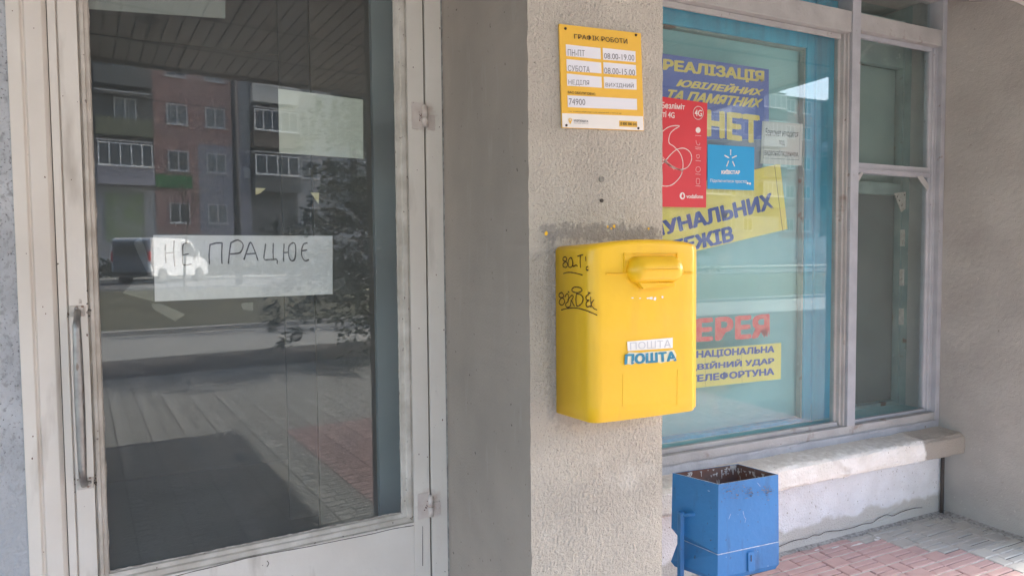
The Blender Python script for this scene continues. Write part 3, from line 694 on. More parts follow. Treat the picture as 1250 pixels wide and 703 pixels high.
# graffiti on the left side: drawn on the side face
sa, sb = Vector((mx0-.044, mbk)), Vector((mx0-.0275, mf+.022))
def side_pt(x, y):
    """crop (660,270)-(760,400) x5.41 -> on the slanted side"""
    d = ray(660+x/5.41, 270+y/5.41)
    # side face line from sa to sb in plan
    n_ = Vector((-(sb.y-sa.y), sb.x-sa.x, 0)).normalized(); o_ = Vector((sa.x, sa.y, 0))
    if n_.x > 0: n_ = -n_
    o2 = o_+n_*.0012
    t = n_.dot(o2-CAM)/n_.dot(d); return CAM+d*t
snorm = Vector(((sb.y-sa.y), -(sb.x-sa.x), 0)).normalized()
G = [[(165, 235), (150, 240), (148, 258), (165, 266), (178, 285), (168, 305), (150, 300), (148, 282), (165, 266), (172, 250), (165, 235)],
     [(196, 240), (182, 262), (184, 298), (198, 305), (210, 290), (208, 255), (196, 240)], [(203, 240), (212, 270), (214, 298), (232, 290), (243, 296)],
     [(243, 232), (260, 226), (280, 222)], [(262, 228), (260, 265), (263, 306)], [(296, 235), (298, 262)], [(312, 300), (302, 304), (302, 322), (314, 322)],
     [(150, 346), (180, 338), (225, 342), (275, 355)],
     [(140, 470), (122, 480), (125, 500), (150, 510), (158, 535), (140, 555), (122, 540), (130, 515), (152, 495), (140, 470)],
     [(160, 500), (175, 478), (185, 500), (180, 530), (165, 545), (172, 568), (195, 560), (200, 520)], [(178, 520), (205, 490), (215, 500), (205, 525), (222, 560)], [(180, 465), (188, 470)],
     [(236, 480), (232, 520), (240, 560), (268, 545), (280, 510), (262, 485), (236, 480)], [(205, 450), (225, 435), (262, 440), (272, 458), (245, 472), (212, 465), (205, 450)],
     [(318, 480), (298, 500), (305, 520), (318, 522), (300, 540), (305, 565), (328, 560)], [(312, 470), (326, 475)], [(330, 500), (332, 570)], [(352, 520), (334, 545), (350, 575), (372, 585)],
     [(136, 586), (180, 575), (240, 574), (300, 590), (372, 620)]]
strokes('graffiti', G, side_pt, .0023, M['inkbrown'], bodym, tuple(snorm))

# ================================================================== right side wall
m = MB()
WX = 3.84
m.grid(lambda u, v: (WX-.006*noise.noise(Vector((0, u*2.5, v*9)))-.0010*noise.noise(Vector((3, u*30, v*100)))-.0013*noise.noise(Vector((3, u*80, v*300))), 2.62-.87*u, 3.0*v), 150, 520)
m.box(WX+.012, 5.5, 1.753, 2.62, 0, 3.0)
m.quad((WX, 1.75, 0), (WX, 1.75, 3), (WX+.02, 1.75, 3), (WX+.02, 1.75, 0))
sw = tag(obj('side_wall', m, M['sidewall'], smooth=True), 'rough beige grey plastered side wall right of the shop window', 'wall')
m = MB(); m.box(5.5, 16, 1.9, 9, 0, 3.0); tag(obj('neighbouring_wing', m, M['sidewall']), 'plain plastered building wing beyond the right side wall', 'building')
m = MB(); A, B = px(1222, -6, WX), px(1262, 9, WX)
m.tube([A+Vector((-.012, .15, .03)), A+Vector((-.012, 0, 0)), (A+B)/2+Vector((-.012, 0, .006)), B+Vector((-.012, 0, 0)), B+Vector((-.012, -.12, -.05))], .012, 10)
tag(obj('white_conduit', m, M['signwhite'], smooth=True), 'white conduit at the very top of the right side wall', 'conduit')

# ================================================================== window wall: plinth, sill
PYW = 2.385
m = MB()
m.grid(lambda u, v: (.96+(WX-.02-.96)*u, PYW+.02*(v < .0)-.004*noise.noise(Vector((u*25, v*4, 0)))-.0022*abs(noise.noise(Vector((u*260, v*40, 2))))-(.004 if v < .30+.05*noise.noise(Vector((u*9, 0, 5))) and False else 0), .39*v), 260, 46)
m.box(.96, WX-.002, PYW+.008, 2.6, 0, .39)
pl = tag(obj('plinth_wall', m, M['whiteplaster'], smooth=True), 'low white roughcast wall under the shop window sill', 'wall')
add_mask(M['whiteplaster'], ((-1, 9), (-.2, .115)), (.56, .55, .51), .05, 6, .012, 1.0)
pw = lambda x, y: py(950+x/7.56, 610+y/7.56, PYW-.0075)
strokes('crack', [[(-40, 450), (33, 418), (130, 378), (200, 362), (270, 350), (330, 322), (385, 322), (430, 295), (500, 285), (560, 282), (620, 270), (700, 250), (790, 220), (870, 208), (930, 165), (1000, 135), (1060, 145), (1134, 110), (1250, 75), (1330, 70)]], pw, .0035, M['darkgap'], pl)
m = MB()      # sill: rounded nose profile with lumps
prof = [(2.42, .368), (2.290, .370), (2.272, .378), (2.267, .392), (2.267, .42), (2.268, .450), (2.272, .472), (2.286, .484), (2.32, .490), (2.42, .500), (2.50, .503)]
pp = []
for (y0, z0), (y1, z1) in zip(prof, prof[1:]):
    for q in range(4): pp.append((y0+(y1-y0)*q/4, z0+(z1-z0)*q/4))
pp.append(prof[-1])
m.grid(lambda u, v: (lambda i: (.96+(WX-.001-.96)*u, pp[i][0]-.004*noise.noise(Vector((u*30, i*.3, 1)))-.0018*noise.noise(Vector((u*200, i*1.2, 5)))+(.006 if u > .935 else 0)*0, pp[i][1]+.005*noise.noise(Vector((u*22, i*.25, 7)))+.002*noise.noise(Vector((u*220, i*1.3, 8)))-.006*math.sin(u*7)*(1 if i < 14 else .0)))(round(v*(len(pp)-1))), 300, len(pp)-1)
sl = tag(obj('window_sill', m, M['sill'], smooth=True), 'thick lumpy white painted sill under the shop window', 'window sill')
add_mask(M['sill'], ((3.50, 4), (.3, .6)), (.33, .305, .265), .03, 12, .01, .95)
add_mask(M['sill'], ((.9, 4), (.488, .53)), (.50, .47, .42), .012, 30, .008, .75)
m = MB(); m.tube([(WX-.034, 2.366, 0), (WX-.036, 2.366, .37)], .010, 10); tag(obj('rusty_pipe', m, M['darkgap'], smooth=True), 'thin rusty vertical pipe in the corner under the sill', 'pipe')
# crumbled mortar along the foot of the walls
m = MB()
for k in range(420):
    if k < 230: x = random.uniform(1.0, 3.8); y = PYW-.006-abs(random.gauss(0, .012))
    else: y = random.uniform(1.75, 2.37); x = WX-.006-abs(random.gauss(0, .014))
    if k % 3 == 0: x = WX-.03-abs(random.gauss(0, .06)); y = PYW-.02-abs(random.gauss(0, .035))
    r = random.uniform(.0015, .007); c = Vector((x, y, r*.4))
    m.loft([[c+Vector((r*random.uniform(.7, 1.2)*math.cos(t), r*random.uniform(.7, 1.2)*math.sin(t), -r*.5)) for t in [2*math.pi*q/5 for q in range(5)]], [c+Vector((r*.5*random.uniform(.6, 1.2)*math.cos(t), r*.5*random.uniform(.6, 1.2)*math.sin(t), r*random.uniform(.3, .7))) for t in [2*math.pi*q/5 for q in range(5)]]])
o = obj('mortar_crumbs', m, M['debris']); tag(o, 'crumbled mortar lying along the foot of the walls', 'rubble'); o['kind'] = 'stuff'
m = MB()
m.grid(lambda u, v: (.96+2.9*u, PYW-.022*v*(1+.8*noise.noise(Vector((u*40, 0, 0)))), .010*(1-v)+.002*noise.noise(Vector((u*90, v*3, 0)))), 160, 4)
m.grid(lambda u, v: (WX-.03*v*(1+.8*noise.noise(Vector((0, u*20, 0)))), 2.4-.7*u, .014*(1-v)+.002*noise.noise(Vector((u*50, v*3, 0)))), 60, 4)
tag(obj('mortar_fillet', m, M['debris'], smooth=True), 'grey mortar fillet where walls meet the paving', 'mortar')
m = MB()
for (x, y, rx, ry) in ((3.0, 2.29, .05, .008), (2.87, 2.315, .03, .006), (2.76, 2.335, .02, .005), (3.14, 2.285, .018, .012), (3.17, 2.30, .012, .015)):
    m.poly([(x+rx*random.uniform(.7, 1.1)*math.cos(t), y+ry*random.uniform(.6, 1.2)*math.sin(t)+(x-3)*0, .0035) for t in [2*math.pi*q/12 for q in range(12)]])
tag(obj('paint_splash', m, M['white']), 'white paint splashes on the red paving at the foot of the low wall', 'paint')['kind'] = 'stuff'

# ================================================================== shop window
WY, FY = 2.475, 2.417
win = thing('shop_window', 'large grey framed shop window full of blue and yellow posters', 'window', (2.4, 2.45, .5))
ML0, ML1 = 3.064, 3.126; GB, GT = .583, 2.678; FB = .497; RX0, RX1 = 3.822, 3.838
TT = 2.767
m = MB()
m.box(.962, WX-.002, FY, WY+.03, FB, GB-.001)                    # bottom rail
m.box(.962, ML0, FY+.001, WY+.03, GT+.001-.02, TT); m.box(ML1, 3.80, FY+.001, WY+.03, GT, TT)     # transom
m.box(.962, WX-.002, FY, WY+.03, 2.94, 3.0)
obj('frame', m, M['framebeige'], win, .003)
m = MB(); m.box(ML0, ML1, FY-.006, WY+.03, GB+.0, 2.94); obj('mullion', m, M['framegrey'], win, .003)
m = MB()
vprofile([(ML0-.001, FY+.010), (ML0-.001, WY+.02), (ML0-.034, WY+.02), (ML0-.034, WY-.006), (ML0-.024, WY-.012), (ML0-.022, FY+.028), (ML0-.012, FY+.026), (ML0-.010, FY+.012)], GB, GT-.02, 0, m)
m.box(.962, ML0-.034, WY-.030, WY-.006, GB, GB+.022)
m.box(.962, ML0-.034, WY-.022, WY-.006, GT-.045, GT-.0205)
obj('sash', m, M['framebeige'], win, .0015)
m = MB()
m.box(RX0-.020, WX-.0015, FY-.004, WY+.03, FB-.001, 2.94)
vprofile([(RX0-.021, FY+.022), (RX0-.021, WY+.02), (RX0-.052, WY+.02), (RX0-.052, WY-.008), (RX0-.044, WY-.014), (RX0-.040, WY-.014), (RX0-.038, FY+.034), (RX0-.030, FY+.032), (RX0-.028, FY+.022)], GB, GT-.001, 0, m)
zt1, zt0 = py(1090, 202, WY-.02).z, py(1090, 214, WY-.02).z
m.box(ML1+.001, RX0-.052, WY-.026, WY+.02, zt0, zt1); m.box(ML1+.001, RX0-.053, WY-.034, WY-.026, zt0+.018, zt0+.024)
m.box(ML1+.001, RX0-.052, WY-.024, WY-.004, GB, GB+.016); m.box(ML1+.001, ML1+.012, WY-.024, WY-.004, GB, GT)
m.box(ML1+.001, RX0-.052, WY-.024, WY-.004, GT-.022, GT-.001)
obj('jamb_frame', m, M['framegrey'], win, .0015)
for (x0, x1, z0, z1, nm) in ((.965, ML0-.03, GB-.002, GT-.02, 0), (ML1, RX0-.045, GB-.002, zt0+.01, 0), (ML1, RX0-.045, zt1-.01, GT, 0), (.965, ML0-.03, TT-.005, 2.945, 0), (ML1, RX0-.045, TT-.005, 2.945, 0)):
    m = MB(); m.box(x0, x1, WY, WY+.004, z0, z1); obj('glass_pane', m, M['wglass'], win)
# gray lumpy paint under the bottom rail
m = MB()
m.grid(lambda u, v: (.965+(3.82-.965)*u, FY-.004-.006*abs(noise.noise(Vector((u*120, v*5, 0))))-.003, .492+.045*v+.004*noise.noise(Vector((u*40, 0, 4)))*(v > .5)), 260, 6)
obj('sealant', m, M['framegrey'], win, 0, True)
# corner braces in the lower right light
for P in ([(1047, 224), (1046, 216), (1053, 210), (1054, 212)], [(1120, 216), (1126, 214), (1134, 226), (1133, 233)]):
    o = obj('corner_brace', slab([py(x, y, WY-.03) for x, y in P], (0, 1, 0), .006), M['framebeige'], win, .001)
# inner blue frame, back board
IY = 2.60
q3 = lambda x, y, Y=IY: py(x, y, Y)
m = MB()
bx0, bx1 = q3(984, 200).x, q3(1013, 200).x+.09
m.box(bx0, bx1, IY, IY+.05, .56, 2.9)
m.box(bx0+.055, bx0+.066, IY-.012, IY, .56, 2.9)
bt = q3(809, 28).z; m.box(.97, bx0, IY+.002, IY+.05, bt, 2.9); m.box(.97, bx0, IY-.008, IY+.002, bt+.075, bt+.088)
m.box(.97, bx0, IY+.002, IY+.05, .56, q3(807, 537).z)
inn = thing('inner_window_frame', 'bright blue painted inner frame behind the posters in the shop window', 'window frame', (2.4, IY, .56))
obj('frame', m, M['bluepaint'], inn, .002)
m = MB(); m.box(bx0-.012, bx0-.001, IY+.01, IY+.04, .60, bt); m.box(.97, bx0, IY+.01, IY+.04, bt-.012, bt-.001); obj('bead', m, M['tealdark'], inn)
m = MB(); m.box(.97, bx0+.01, IY+.052, IY+.058, .56, 2.9); obj('back_board', m, M['tealboard'], inn)
m = MB(); m.box(.962, WX, WY+.032, 3.2, .50, .579); obj('inner_sill', m, M['tealboard'], inn)
# right-hand inner casement behind the narrow light
cas = thing('inner_casement', 'faded teal inner casement with rust patches behind the narrow right light', 'casement', (3.6, 2.65, .55))
m = MB(); r0, r1 = py(1099, 300, 2.66).x, py(1118, 300, 2.66).x
m.box(r0, r1, 2.66, 2.70, .55, 2.9); m.box(bx1, r0, 2.662, 2.70, 1.86, 1.93); m.box(bx1, r0, 2.662, 2.70, 2.62, 2.9); m.box(bx1, r0, 2.662, 2.70, .55, .60)
obj('frame', m, M['tealdark'], cas, .002)
m = MB(); m.box(bx1+.001, r0, 2.705, 2.712, .60, 1.86); obj('screen', m, M['mesh'], cas)
m = MB(); m.box(bx1+.001, (bx1+r0)/2-.02, 2.705, 2.712, 1.93, 2.62); obj('curtain', m, M['tealboard'], cas)
m = MB(); m.box((bx1+r0)/2-.02, r0, 2.712, 2.72, 1.93, 2.62); obj('screen', m, mat('muted_teal_cloth', (.24, .33, .31), (.20, .28, .27), 3, .9), cas)  # plain darker teal beside the curtain
for z in (1.60, 1.36, 1.12):
    zc0 = z; m = MB(); m.box(r0-.004, r0+.03, 2.64, 2.66, zc0-.05, zc0+.05); obj('hinge', m, M['plate'], cas, .002)
    m = MB(); m.poly([(r0+.055+.028*random.uniform(.7, 1)*math.cos(t), 2.6585, zc0+.06+.045*random.uniform(.6, 1.1)*math.sin(t)) for t in [2*math.pi*q/12 for q in range(12)]]); obj('rust_stain', m, mat('damp_rust', (.10, .075, .06), (.16, .13, .11), 40, .9), cas)
m = MB()
Pq = [(1092, 236), (1107, 234), (1109, 252), (1101, 259)]
o = obj('corner_plate', slab([py(x, y, 2.64) for x, y in reversed(Pq)], (0, 1, 0), .006), M['plate'], cas, .001)
m = MB()
for (x, y) in ((1095.5, 240), (1098, 245), (1101, 251), (1104, 238)):
    P = py(x, y, 2.639); m = MB(); m.tube([P+Vector((0, -.001, 0)), P+Vector((0, .001, 0))], .004, 8); obj('screw_hole', m, M['darkgap'], o)
m = MB(); m.box(r1+.002, WX-.002, 2.62, 2.95, .5, 2.98); m.box(.962, WX, 3.1, 3.2, .5, 2.98); m.box(.962, WX, WY+.032, 3.2, 2.985, 2.995)
obj('reveal', m, M['tealdark'], cas)
m = MB()
for k in range(26):
    x = random.uniform(ML1+.02, RX0-.06); y = random.uniform(2.50, 2.60); r = random.uniform(.006, .022)
    c = Vector((x, y, .548+r*.3)); m.loft([[c+Vector((r*random.uniform(.7, 1.2)*math.cos(t), r*random.uniform(.7, 1.2)*math.sin(t), -r*.4)) for t in [2*math.pi*q/6 for q in range(6)]], [c+Vector((r*.6*math.cos(t), r*.6*math.sin(t), r*random.uniform(.3, .6))) for t in [2*math.pi*q/6 for q in range(6)]]])
o = tag(obj('plaster_rubble', m, M['debris']), 'plaster rubble lying inside the narrow right light', 'rubble'); o['kind'] = 'stuff'

# ------------------------------------------------------------------ posters and stickers
PYI = WY+.012       # inside the glass
def c2(x, y): return (800+x/4.136, y/4.136)          # crop (800,0)-(1050,170)
def c3(x, y): return (800+x/4.136, 160+y/4.136)      # crop (800,160)-(1050,330)
def c4(x, y): return (800+x/3.515, 360+y/3.515)      # crop (800,360)-(1060,560)
def poster(name, label, pix, Y, m, cat='poster', th=.0008):
    o = obj(name, slab([py(x, y, Y) for x, y in pix], (0, 1, 0), th), m); return tag(o, label, cat)
def tx(body, T, cf, Y, m, par, **k): return text_quad('lettering', body, [py(*cf(x, y), Y-.0006) for x, y in T], m, par, (0, 0, 0), **k)
p1 = poster('blue_poster', 'faded blue poster with yellow lettering at the top left of the shop window', [c2(-150, 705), c2(573, 705), c2(573, 352), c2(-150, 243)], PYI, M['postblue'])
tx('РЕАЛІЗАЦІЯ', [(42, 362), (545, 425), (546, 362), (44, 300)], c2, PYI, M['lyel'], p1, bold=.048)
tx('ЮВІЛЕЙНИХ', [(108, 436), (538, 486), (546, 445), (118, 394)], c2, PYI, M['lyel'], p1, bold=.044, shear=.25)
tx('ТА ПАМЯТНИХ', [(60, 500), (530, 546), (540, 503), (68, 455)], c2, PYI, M['lyel'], p1, bold=.044, shear=.25)
tx('НЕТ', [(262, 683), (520, 722), (520, 590), (262, 560)], c2, PYI-.0006, M['lyel'], p1, bold=.045, prefix='МО')
M['noticebg'] = mat('poster_lower_grey', (.25, .31, .36), (.28, .34, .38), 6, .7)
p2 = poster('yellow_poster', 'yellow poster tilted upward with blue lettering across the middle of the shop window', [c3(-300, 728), c3(668, 495), c3(630, 165), c3(-300, 380)], PYI+.002, M['postyel'])
tx('УНАЛЬНИХ', [(55, 520), (594, 392), (582, 316), (40, 455)], c3, PYI+.002, M['lblue'], p2, bold=.048, prefix='КОМ')
tx('ЖІВ', [(205, 595), (393, 553), (383, 482), (200, 528)], c3, PYI+.002, M['lblue'], p2, bold=.048, prefix='ПЛАТЕ')
strokes('fold_line', [[(602, 175), (622, 340), (643, 503)]], lambda x, y: py(*c3(x, y), PYI+.0014), .003, M['ltext'], p2)
p5 = poster('grey_poster', 'blue grey lower poster half bearing large yellow letters above the tilted yellow one', [c3(-150, 300), c3(530, 215), c2(573, 707), c2(-150, 707)], PYI+.004, mat('poster_grey_blue', (.26, .32, .40), (.22, .28, .38), 4, .7))
p3 = poster('lottery_sign', 'small yellow poster with three lines of blue lettering in the lower shop window', [c4(-20, 419), c4(538, 360), c4(540, 205), c4(-20, 251)], PYI, M['postyel'])
tx('НАЦІОНАЛЬНА', [(178, 275), (508, 250), (510, 218), (178, 240)], c4, PYI, M['lblue'], p3, bold=.048)
tx('ВІЙНИЙ УДАР', [(182, 325), (508, 298), (508, 264), (182, 290)], c4, PYI, M['lblue'], p3, bold=.048, prefix='ПОД')
tx('ЕЛЕФОРТУНА', [(182, 372), (508, 342), (507, 312), (182, 342)], c4, PYI, M['lblue'], p3, bold=.048, prefix='Т')
for a in ((215, 395, 213, 240), (372, 378, 370, 225)): strokes('fold_line', [[(a[0], a[1]), (a[2], a[3])]], lambda x, y: py(*c4(x, y), PYI-.0004), .0012, M['ltext'], p3)
rl = text_quad('red_lettering', 'ЕРЕЯ', [py(*c4(x, y), PYI+.001) for x, y in ((180, 196), (484, 178), (484, 86), (180, 106))], M['lred'], None, (0, 0, 0), bold=.048, prefix='ЛОТ', spacing=1.05)
tag(rl, 'large faded red letters stuck inside the lower shop window', 'lettering')
# thin serifs for the red letters
p4 = poster('camera_notice', 'pale paper notice with three lines of dark lettering right of the yellow letters', [c3(530, 165), c3(738, 175), c2(745, 628), c2(540, 612)], PYI-.001, M['notice'], 'notice')
tx('Банкомат находится', [(556, 692), (720, 700), (722, 662), (558, 648)], c2, PYI-.001, M['ltext'], p4, bold=.01)
tx('под', [(625, 75), (652, 78), (652, 50), (625, 48)], c3, PYI-.001, M['ltext'], p4, bold=.01)
tx('видеонаблюдением.', [(550, 128), (722, 136), (724, 102), (552, 92)], c3, PYI-.001, M['ltext'], p4, bold=.01)
strokes('printed_border', [[(545, 137), (725, 147)], [(725, 147), (733, -70)], [(545, 137), (555, -85)]], lambda x, y: py(*c3(x, y), PYI-.0016), .0015, M['ltext'], p4)
for P in ([(612, 420), (650, 414), (655, 418), (618, 426)],):
    pass
# outer stickers on the glass
OY = WY-.0012
v = lambda x, y: (800+x/3.91, 100+y/3.906)             # crop (800,100)-(900,280)
r_ = poster('red_sticker', 'red advertising sticker with white swirl on the window beside the pilaster', [v(-260, 590), v(242, 600), v(248, 102), v(-260, 30)], OY, M['red'], 'sticker')
tx('Безліміт', [(30, 127), (140, 133), (141, 108), (30, 96)], v, OY, M['signwhite'], r_, bold=.02)
tx('ті 4G', [(34, 168), (91, 174), (91, 145), (36, 138)], v, OY, M['signwhite'], r_, bold=.02)
tx('4G', [(188, 163), (222, 166), (222, 136), (188, 133)], v, OY, M['signwhite'], r_, bold=.02)
vm = lambda x, y: py(*v(x, y), OY-.0005)
strokes('swirl', [[(205+24*math.cos(t), 149+31*math.sin(t)) for t in [2*math.pi*q/16 for q in range(17)]]], vm, .0035, M['signwhite'], r_)
strokes('swirl', [[(30, 240), (60, 218), (90, 210), (115, 212), (90, 228), (70, 250), (65, 290), (90, 310), (120, 345), (132, 390), (125, 440), (100, 475), (70, 495), (30, 495), (-20, 470)],
                  [(36, 370), (70, 400), (110, 418), (150, 410), (172, 375), (168, 340), (140, 318), (105, 322), (75, 345), (45, 380), (20, 400)]], vm, .0042, M['signwhite'], r_)
strokes('swirl', [[(36, 360), (60, 385), (95, 410), (130, 425)], [(36, 378), (62, 395), (90, 418)]], vm, .006, mat('pale_pink', (.75, .40, .36), rough=.5), r_)
m = MB()
for yy_ in (231, 290, 358, 418, 475):
    cx_ = 204-.02*(yy_-231); pts = [(cx_+12*math.cos(t), yy_+14*math.sin(t)) for t in [2*math.pi*q/14 for q in range(14)]]
    if yy_ == 231: m.poly([vm(*p_) for p_ in pts])
obj('icon', m, M['signwhite'], r_)
strokes('icon', [[(194, 280), (198, 298), (210, 302), (212, 292)], [(196, 350), (200, 364), (210, 360), (208, 348), (196, 350)], [(204+11*math.cos(t), 418+13*math.sin(t)) for t in [2*math.pi*q/12 for q in range(13)]], [(196, 462), (210, 463), (210, 486), (196, 485), (196, 462)],
                 [(190, 256), (218, 258)], [(190, 312), (218, 314)], [(192, 320), (216, 322)], [(192, 376), (216, 378)], [(192, 440), (216, 442)], [(192, 496), (216, 498)]], vm, .0016, M['signwhite'], r_)
m = MB(); m.poly([vm(129+13*math.cos(t), 544+17*math.sin(t)) for t in [2*math.pi*q/18 for q in range(18)]]); em = obj('quote_emblem', m, M['signwhite'], r_)
m = MB(); m.poly([py(*v(*p_), OY-.0009) for p_ in ((129, 533), (136, 540), (136, 550), (130, 555), (124, 549), (125, 541), (131, 530))]); obj('emblem_drop', m, M['red'], em)
tx('vodafone', [(148, 555), (227, 556), (227, 537), (148, 536)], v, OY, M['signwhite'], r_, bold=.02)
b_s = poster('blue_sticker', 'bright blue square sticker with white star emblem on the window glass', [c3(263, 292), c3(498, 300), c3(500, 82), c3(265, 68)], OY-.0002, M['cyan'], 'sticker')
cm = lambda x, y: py(*c3(x, y), OY-.0008)
cx_, cy_ = 380, 142
star = []
for q, (x0, y0, x1, y1) in enumerate(((380, 96, 380, 122), (350, 124, 372, 136), (388, 136, 410, 126), (370, 152, 360, 178), (390, 154, 400, 178))):
    star.append([(x0, y0), (x1, y1)])
strokes('star_emblem', star, cm, .0062, M['signwhite'], b_s)
tx('КИЇВСТАР', [(334, 217), (426, 218), (426, 196), (334, 195)], c3, OY-.0004, M['signwhite'], b_s, bold=.0485)
tx('Підключитися просто!', [(277, 262), (462, 268), (462, 247), (277, 242)], c3, OY-.0004, M['signwhite'], b_s)
m = MB()
for (x, y) in ((466, 264), (478, 266)): m.poly([cm(x+5*math.cos(t), y+6*math.sin(t)) for t in [2*math.pi*q/10 for q in range(10)]])
obj('star_emblem', m, M['signwhite'], b_s)
# price: little tear on the glass
m = MB(); P = py(1019.5, 505, WY-.008); m.hexa([P+Vector((-.006, 0, -.02)), P+Vector((.0, 0, -.022)), P+Vector((.0, .004, -.022)), P+Vector((-.006, .004, -.02))], [P+Vector((-.003, 0, .015)), P+Vector((.0, 0, .018)), P+Vector((.0, .004, .018)), P+Vector((-.003, .004, .015))]); obj('chipped_bead', m, M['signwhite'], win)

# ================================================================== litter bin
def at_z(x, y, z): d = ray(x, y); return CAM+d*((z-1.5)/d.z)
BZ = .65
bin_ = thing('litter_bin', 'blue painted square metal litter bin standing below the shop window', 'litter bin', (1.8, 1.98, 0))
bl, bf, br, bb = [at_z(x, y, BZ) for x, y in ((821, 577), (877, 591), (950, 579), (901, 566))]
bx0_, bx1_ = (bl.x*.5+bf.x*.5), (br.x*.6+bb.x*.4)
top = [Vector((p_.x, p_.y, BZ)) for p_ in (bf, br, bb, bl)]
def lerp_loop(z, k=1.0, dx=0):
    c = sum(top, Vector())/4; return [Vector((c.x+(p_.x-c.x)*k, c.y+(p_.y-c.y)*k, z)) for p_ in top]
ZB = .275; ZM = .385
t_ = .004
def cut(L, d): return [L[0], L[1], L[2], L[3]+Vector((d, -d*.2, 0))]
m = MB(); m.loft([lerp_loop(BZ), lerp_loop(.43, 1.02), cut(lerp_loop(ZM, 1.022), .035), cut(lerp_loop(ZB+.09, 1.02), .05)], 0, cap=False)
shell = obj('shell', m, M['binblue'], bin_)
m = MB(); m.loft([lerp_loop(BZ-.001, .975), lerp_loop(.435, .97)], 0, cap=False); m.poly(lerp_loop(.435, .97)); obj('inside', m, M['binin'], bin_)
m = MB(); A, B = lerp_loop(BZ+.0006, 1.004), lerp_loop(BZ+.0006, .972)
for q in range(4): m.quad(A[q], A[(q+1) % 4], B[(q+1) % 4], B[q])
obj('rim', m, M['edge'], bin_)
# lower drop-down tray, slightly wider, with cut corner on the left
lo = cut(lerp_loop(ZM, 1.030), .035); lb = lerp_loop(ZB, 1.012)
m = MB()
lm = lerp_loop(ZB+.02, 1.034); lbb = lerp_loop(ZB, .96)
m.loft([lbb, lm, lo]); tray = obj('drop_tray', m, M['binblue'], bin_, .002)
m = MB(); 
for q in range(4):
    a, b = lo[q], lo[(q+1) % 4]; n_ = (b-a).normalized().cross(Vector((0, 0, 1)))*.0015
    m.tube([a+n_*.6, b+n_*.6], .0016, 6)
obj('seam', m, M['edge'], tray)
def bface(x, y, off=.0025):
    off += .003 if y > 480 else (y-160)*.000012; a, b = bf, br; n_ = (b-a).cross(Vector((0, 0, 1))).normalized(); n_ = n_ if n_.y < 0 else -n_; o_ = a+n_*(off+.001)
    d = ray(790+x/4.315, 540+y/4.313); t = n_.dot(o_-CAM)/n_.dot(d); return CAM+d*t
bn = (br-bf).cross(Vector((0, 0, 1))).normalized(); bn = bn if bn.y < 0 else -bn
m = slab([bface(534, 680, .005), bface(566, 676, .005), bface(565, 572, .005), bface(532, 578, .005)], tuple(-bn), .003); lk = obj('lock_plate', m, M['binblue'], tray, .0006)
m = MB(); P = bface(548, 608, .0062); m.tube([P+Vector((0, 0, .012)), P+Vector((0, 0, -.012))], .0016, 6); obj('keyhole', m, M['darkgap'], lk)
m = MB()
for k in range(90):
    x = random.choice([420, 440, 470, 540, 545, 636, 640])+random.gauss(0, 18); y = random.choice([245, 262, 272, 240])+random.gauss(0, 14)
    if x > 670 or x < 385: continue
    a, b = random.uniform(2, 9), random.uniform(1.2, 4)
    m.poly([bface(x+a*random.uniform(.5, 1.1)*math.cos(t), y+b*random.uniform(.5, 1.1)*math.sin(t), .0008) for t in [2*math.pi*q/7 for q in range(7)]])
obj('paint_scuff', m, M['binscuff'], shell)
strokes('scratch', [[(440, 375), (430, 402)], [(505, 360), (512, 390), (520, 400)], [(520, 400), (515, 420)], [(580, 210), (596, 230)], [(320, 252), (330, 256)]], lambda x, y: bface(x, y, .0012), .0012, M['edge'], shell, tuple(bn))
# dried splashes inside the rim
m = MB(); a, b, c = lerp_loop(BZ-.001, .97)[3], lerp_loop(BZ-.001, .97)[2], lerp_loop(BZ-.001, .97)[1]
for k in range(38):
    if k < 26: P = a.lerp(b, random.uniform(.05, .98)); n_ = Vector((0, -.003, 0)); e = (b-a).normalized()
    else: P = b.lerp(c, random.uniform(.02, .9)); n_ = Vector((-.003, 0, 0)); e = (c-b).normalized()
    wd = random.uniform(.002, .012); h_ = random.uniform(.004, .018) if random.random() < .7 else random.uniform(.02, .05); z0 = BZ-random.uniform(.002, .03)
    Z = Vector((0, 0, 1)); P = Vector((P.x, P.y, z0))+n_
    m.poly([P-e*wd, P+e*wd*.8, P+e*wd*.3-Z*h_*.5, P+e*.001-Z*h_, P-e*.001-Z*h_, P-e*wd*.5-Z*h_*.4])
obj('dried_splash', m, mat('dried_splash', (.62, .64, .66), (.35, .36, .38), 70, .8), bin_)['kind'] = 'stuff'
# leg post with bracket on the left side
pz = .50
lp = Vector((bl.x*.62+bf.x*.38-.035, bl.y*.62+bf.y*.38-.0, 0))
dL = (bf-bl).normalized(); outn = Vector((-abs(dL.y), -abs(dL.x)*.3, 0)).normalized()
P0 = at_z(833, 628, .55); ln = bl.lerp(bf, .25)
tt = at_z(832, 628, .52)
Xl = bl.lerp(bf, .30)
post = Vector((Xl.x-.030, Xl.y-.008, 0))
m = MB(); m.box(post.x-.010, post.x+.010, post.y-.010, post.y+.010, 0, .52); leg = obj('leg_post', m, M['binblue'], bin_, .003)
m = MB(); m.tube([(post.x+.004, post.y-.004, .507), (post.x+.06, post.y-.03, .512)], .008, 10); obj('pivot_bolt', m, M['binblue'], leg, 0, True)
rp = Vector((br.x+.03, post.y, 0))
m = MB(); rr = br.lerp(bb, .55); m.box(rr.x+.012, rr.x+.030, rr.y+.01, rr.y+.03, 0, .5) if False else None
m.box(post.x-.012, rr.x-.05, rr.y+.035, rr.y+.055, 0, .02); m.box(post.x-.010, post.x+.010, post.y+.0105, rr.y+.055, 0.0, .02); obj('base_bar', m, M['binblue'], bin_, .002)

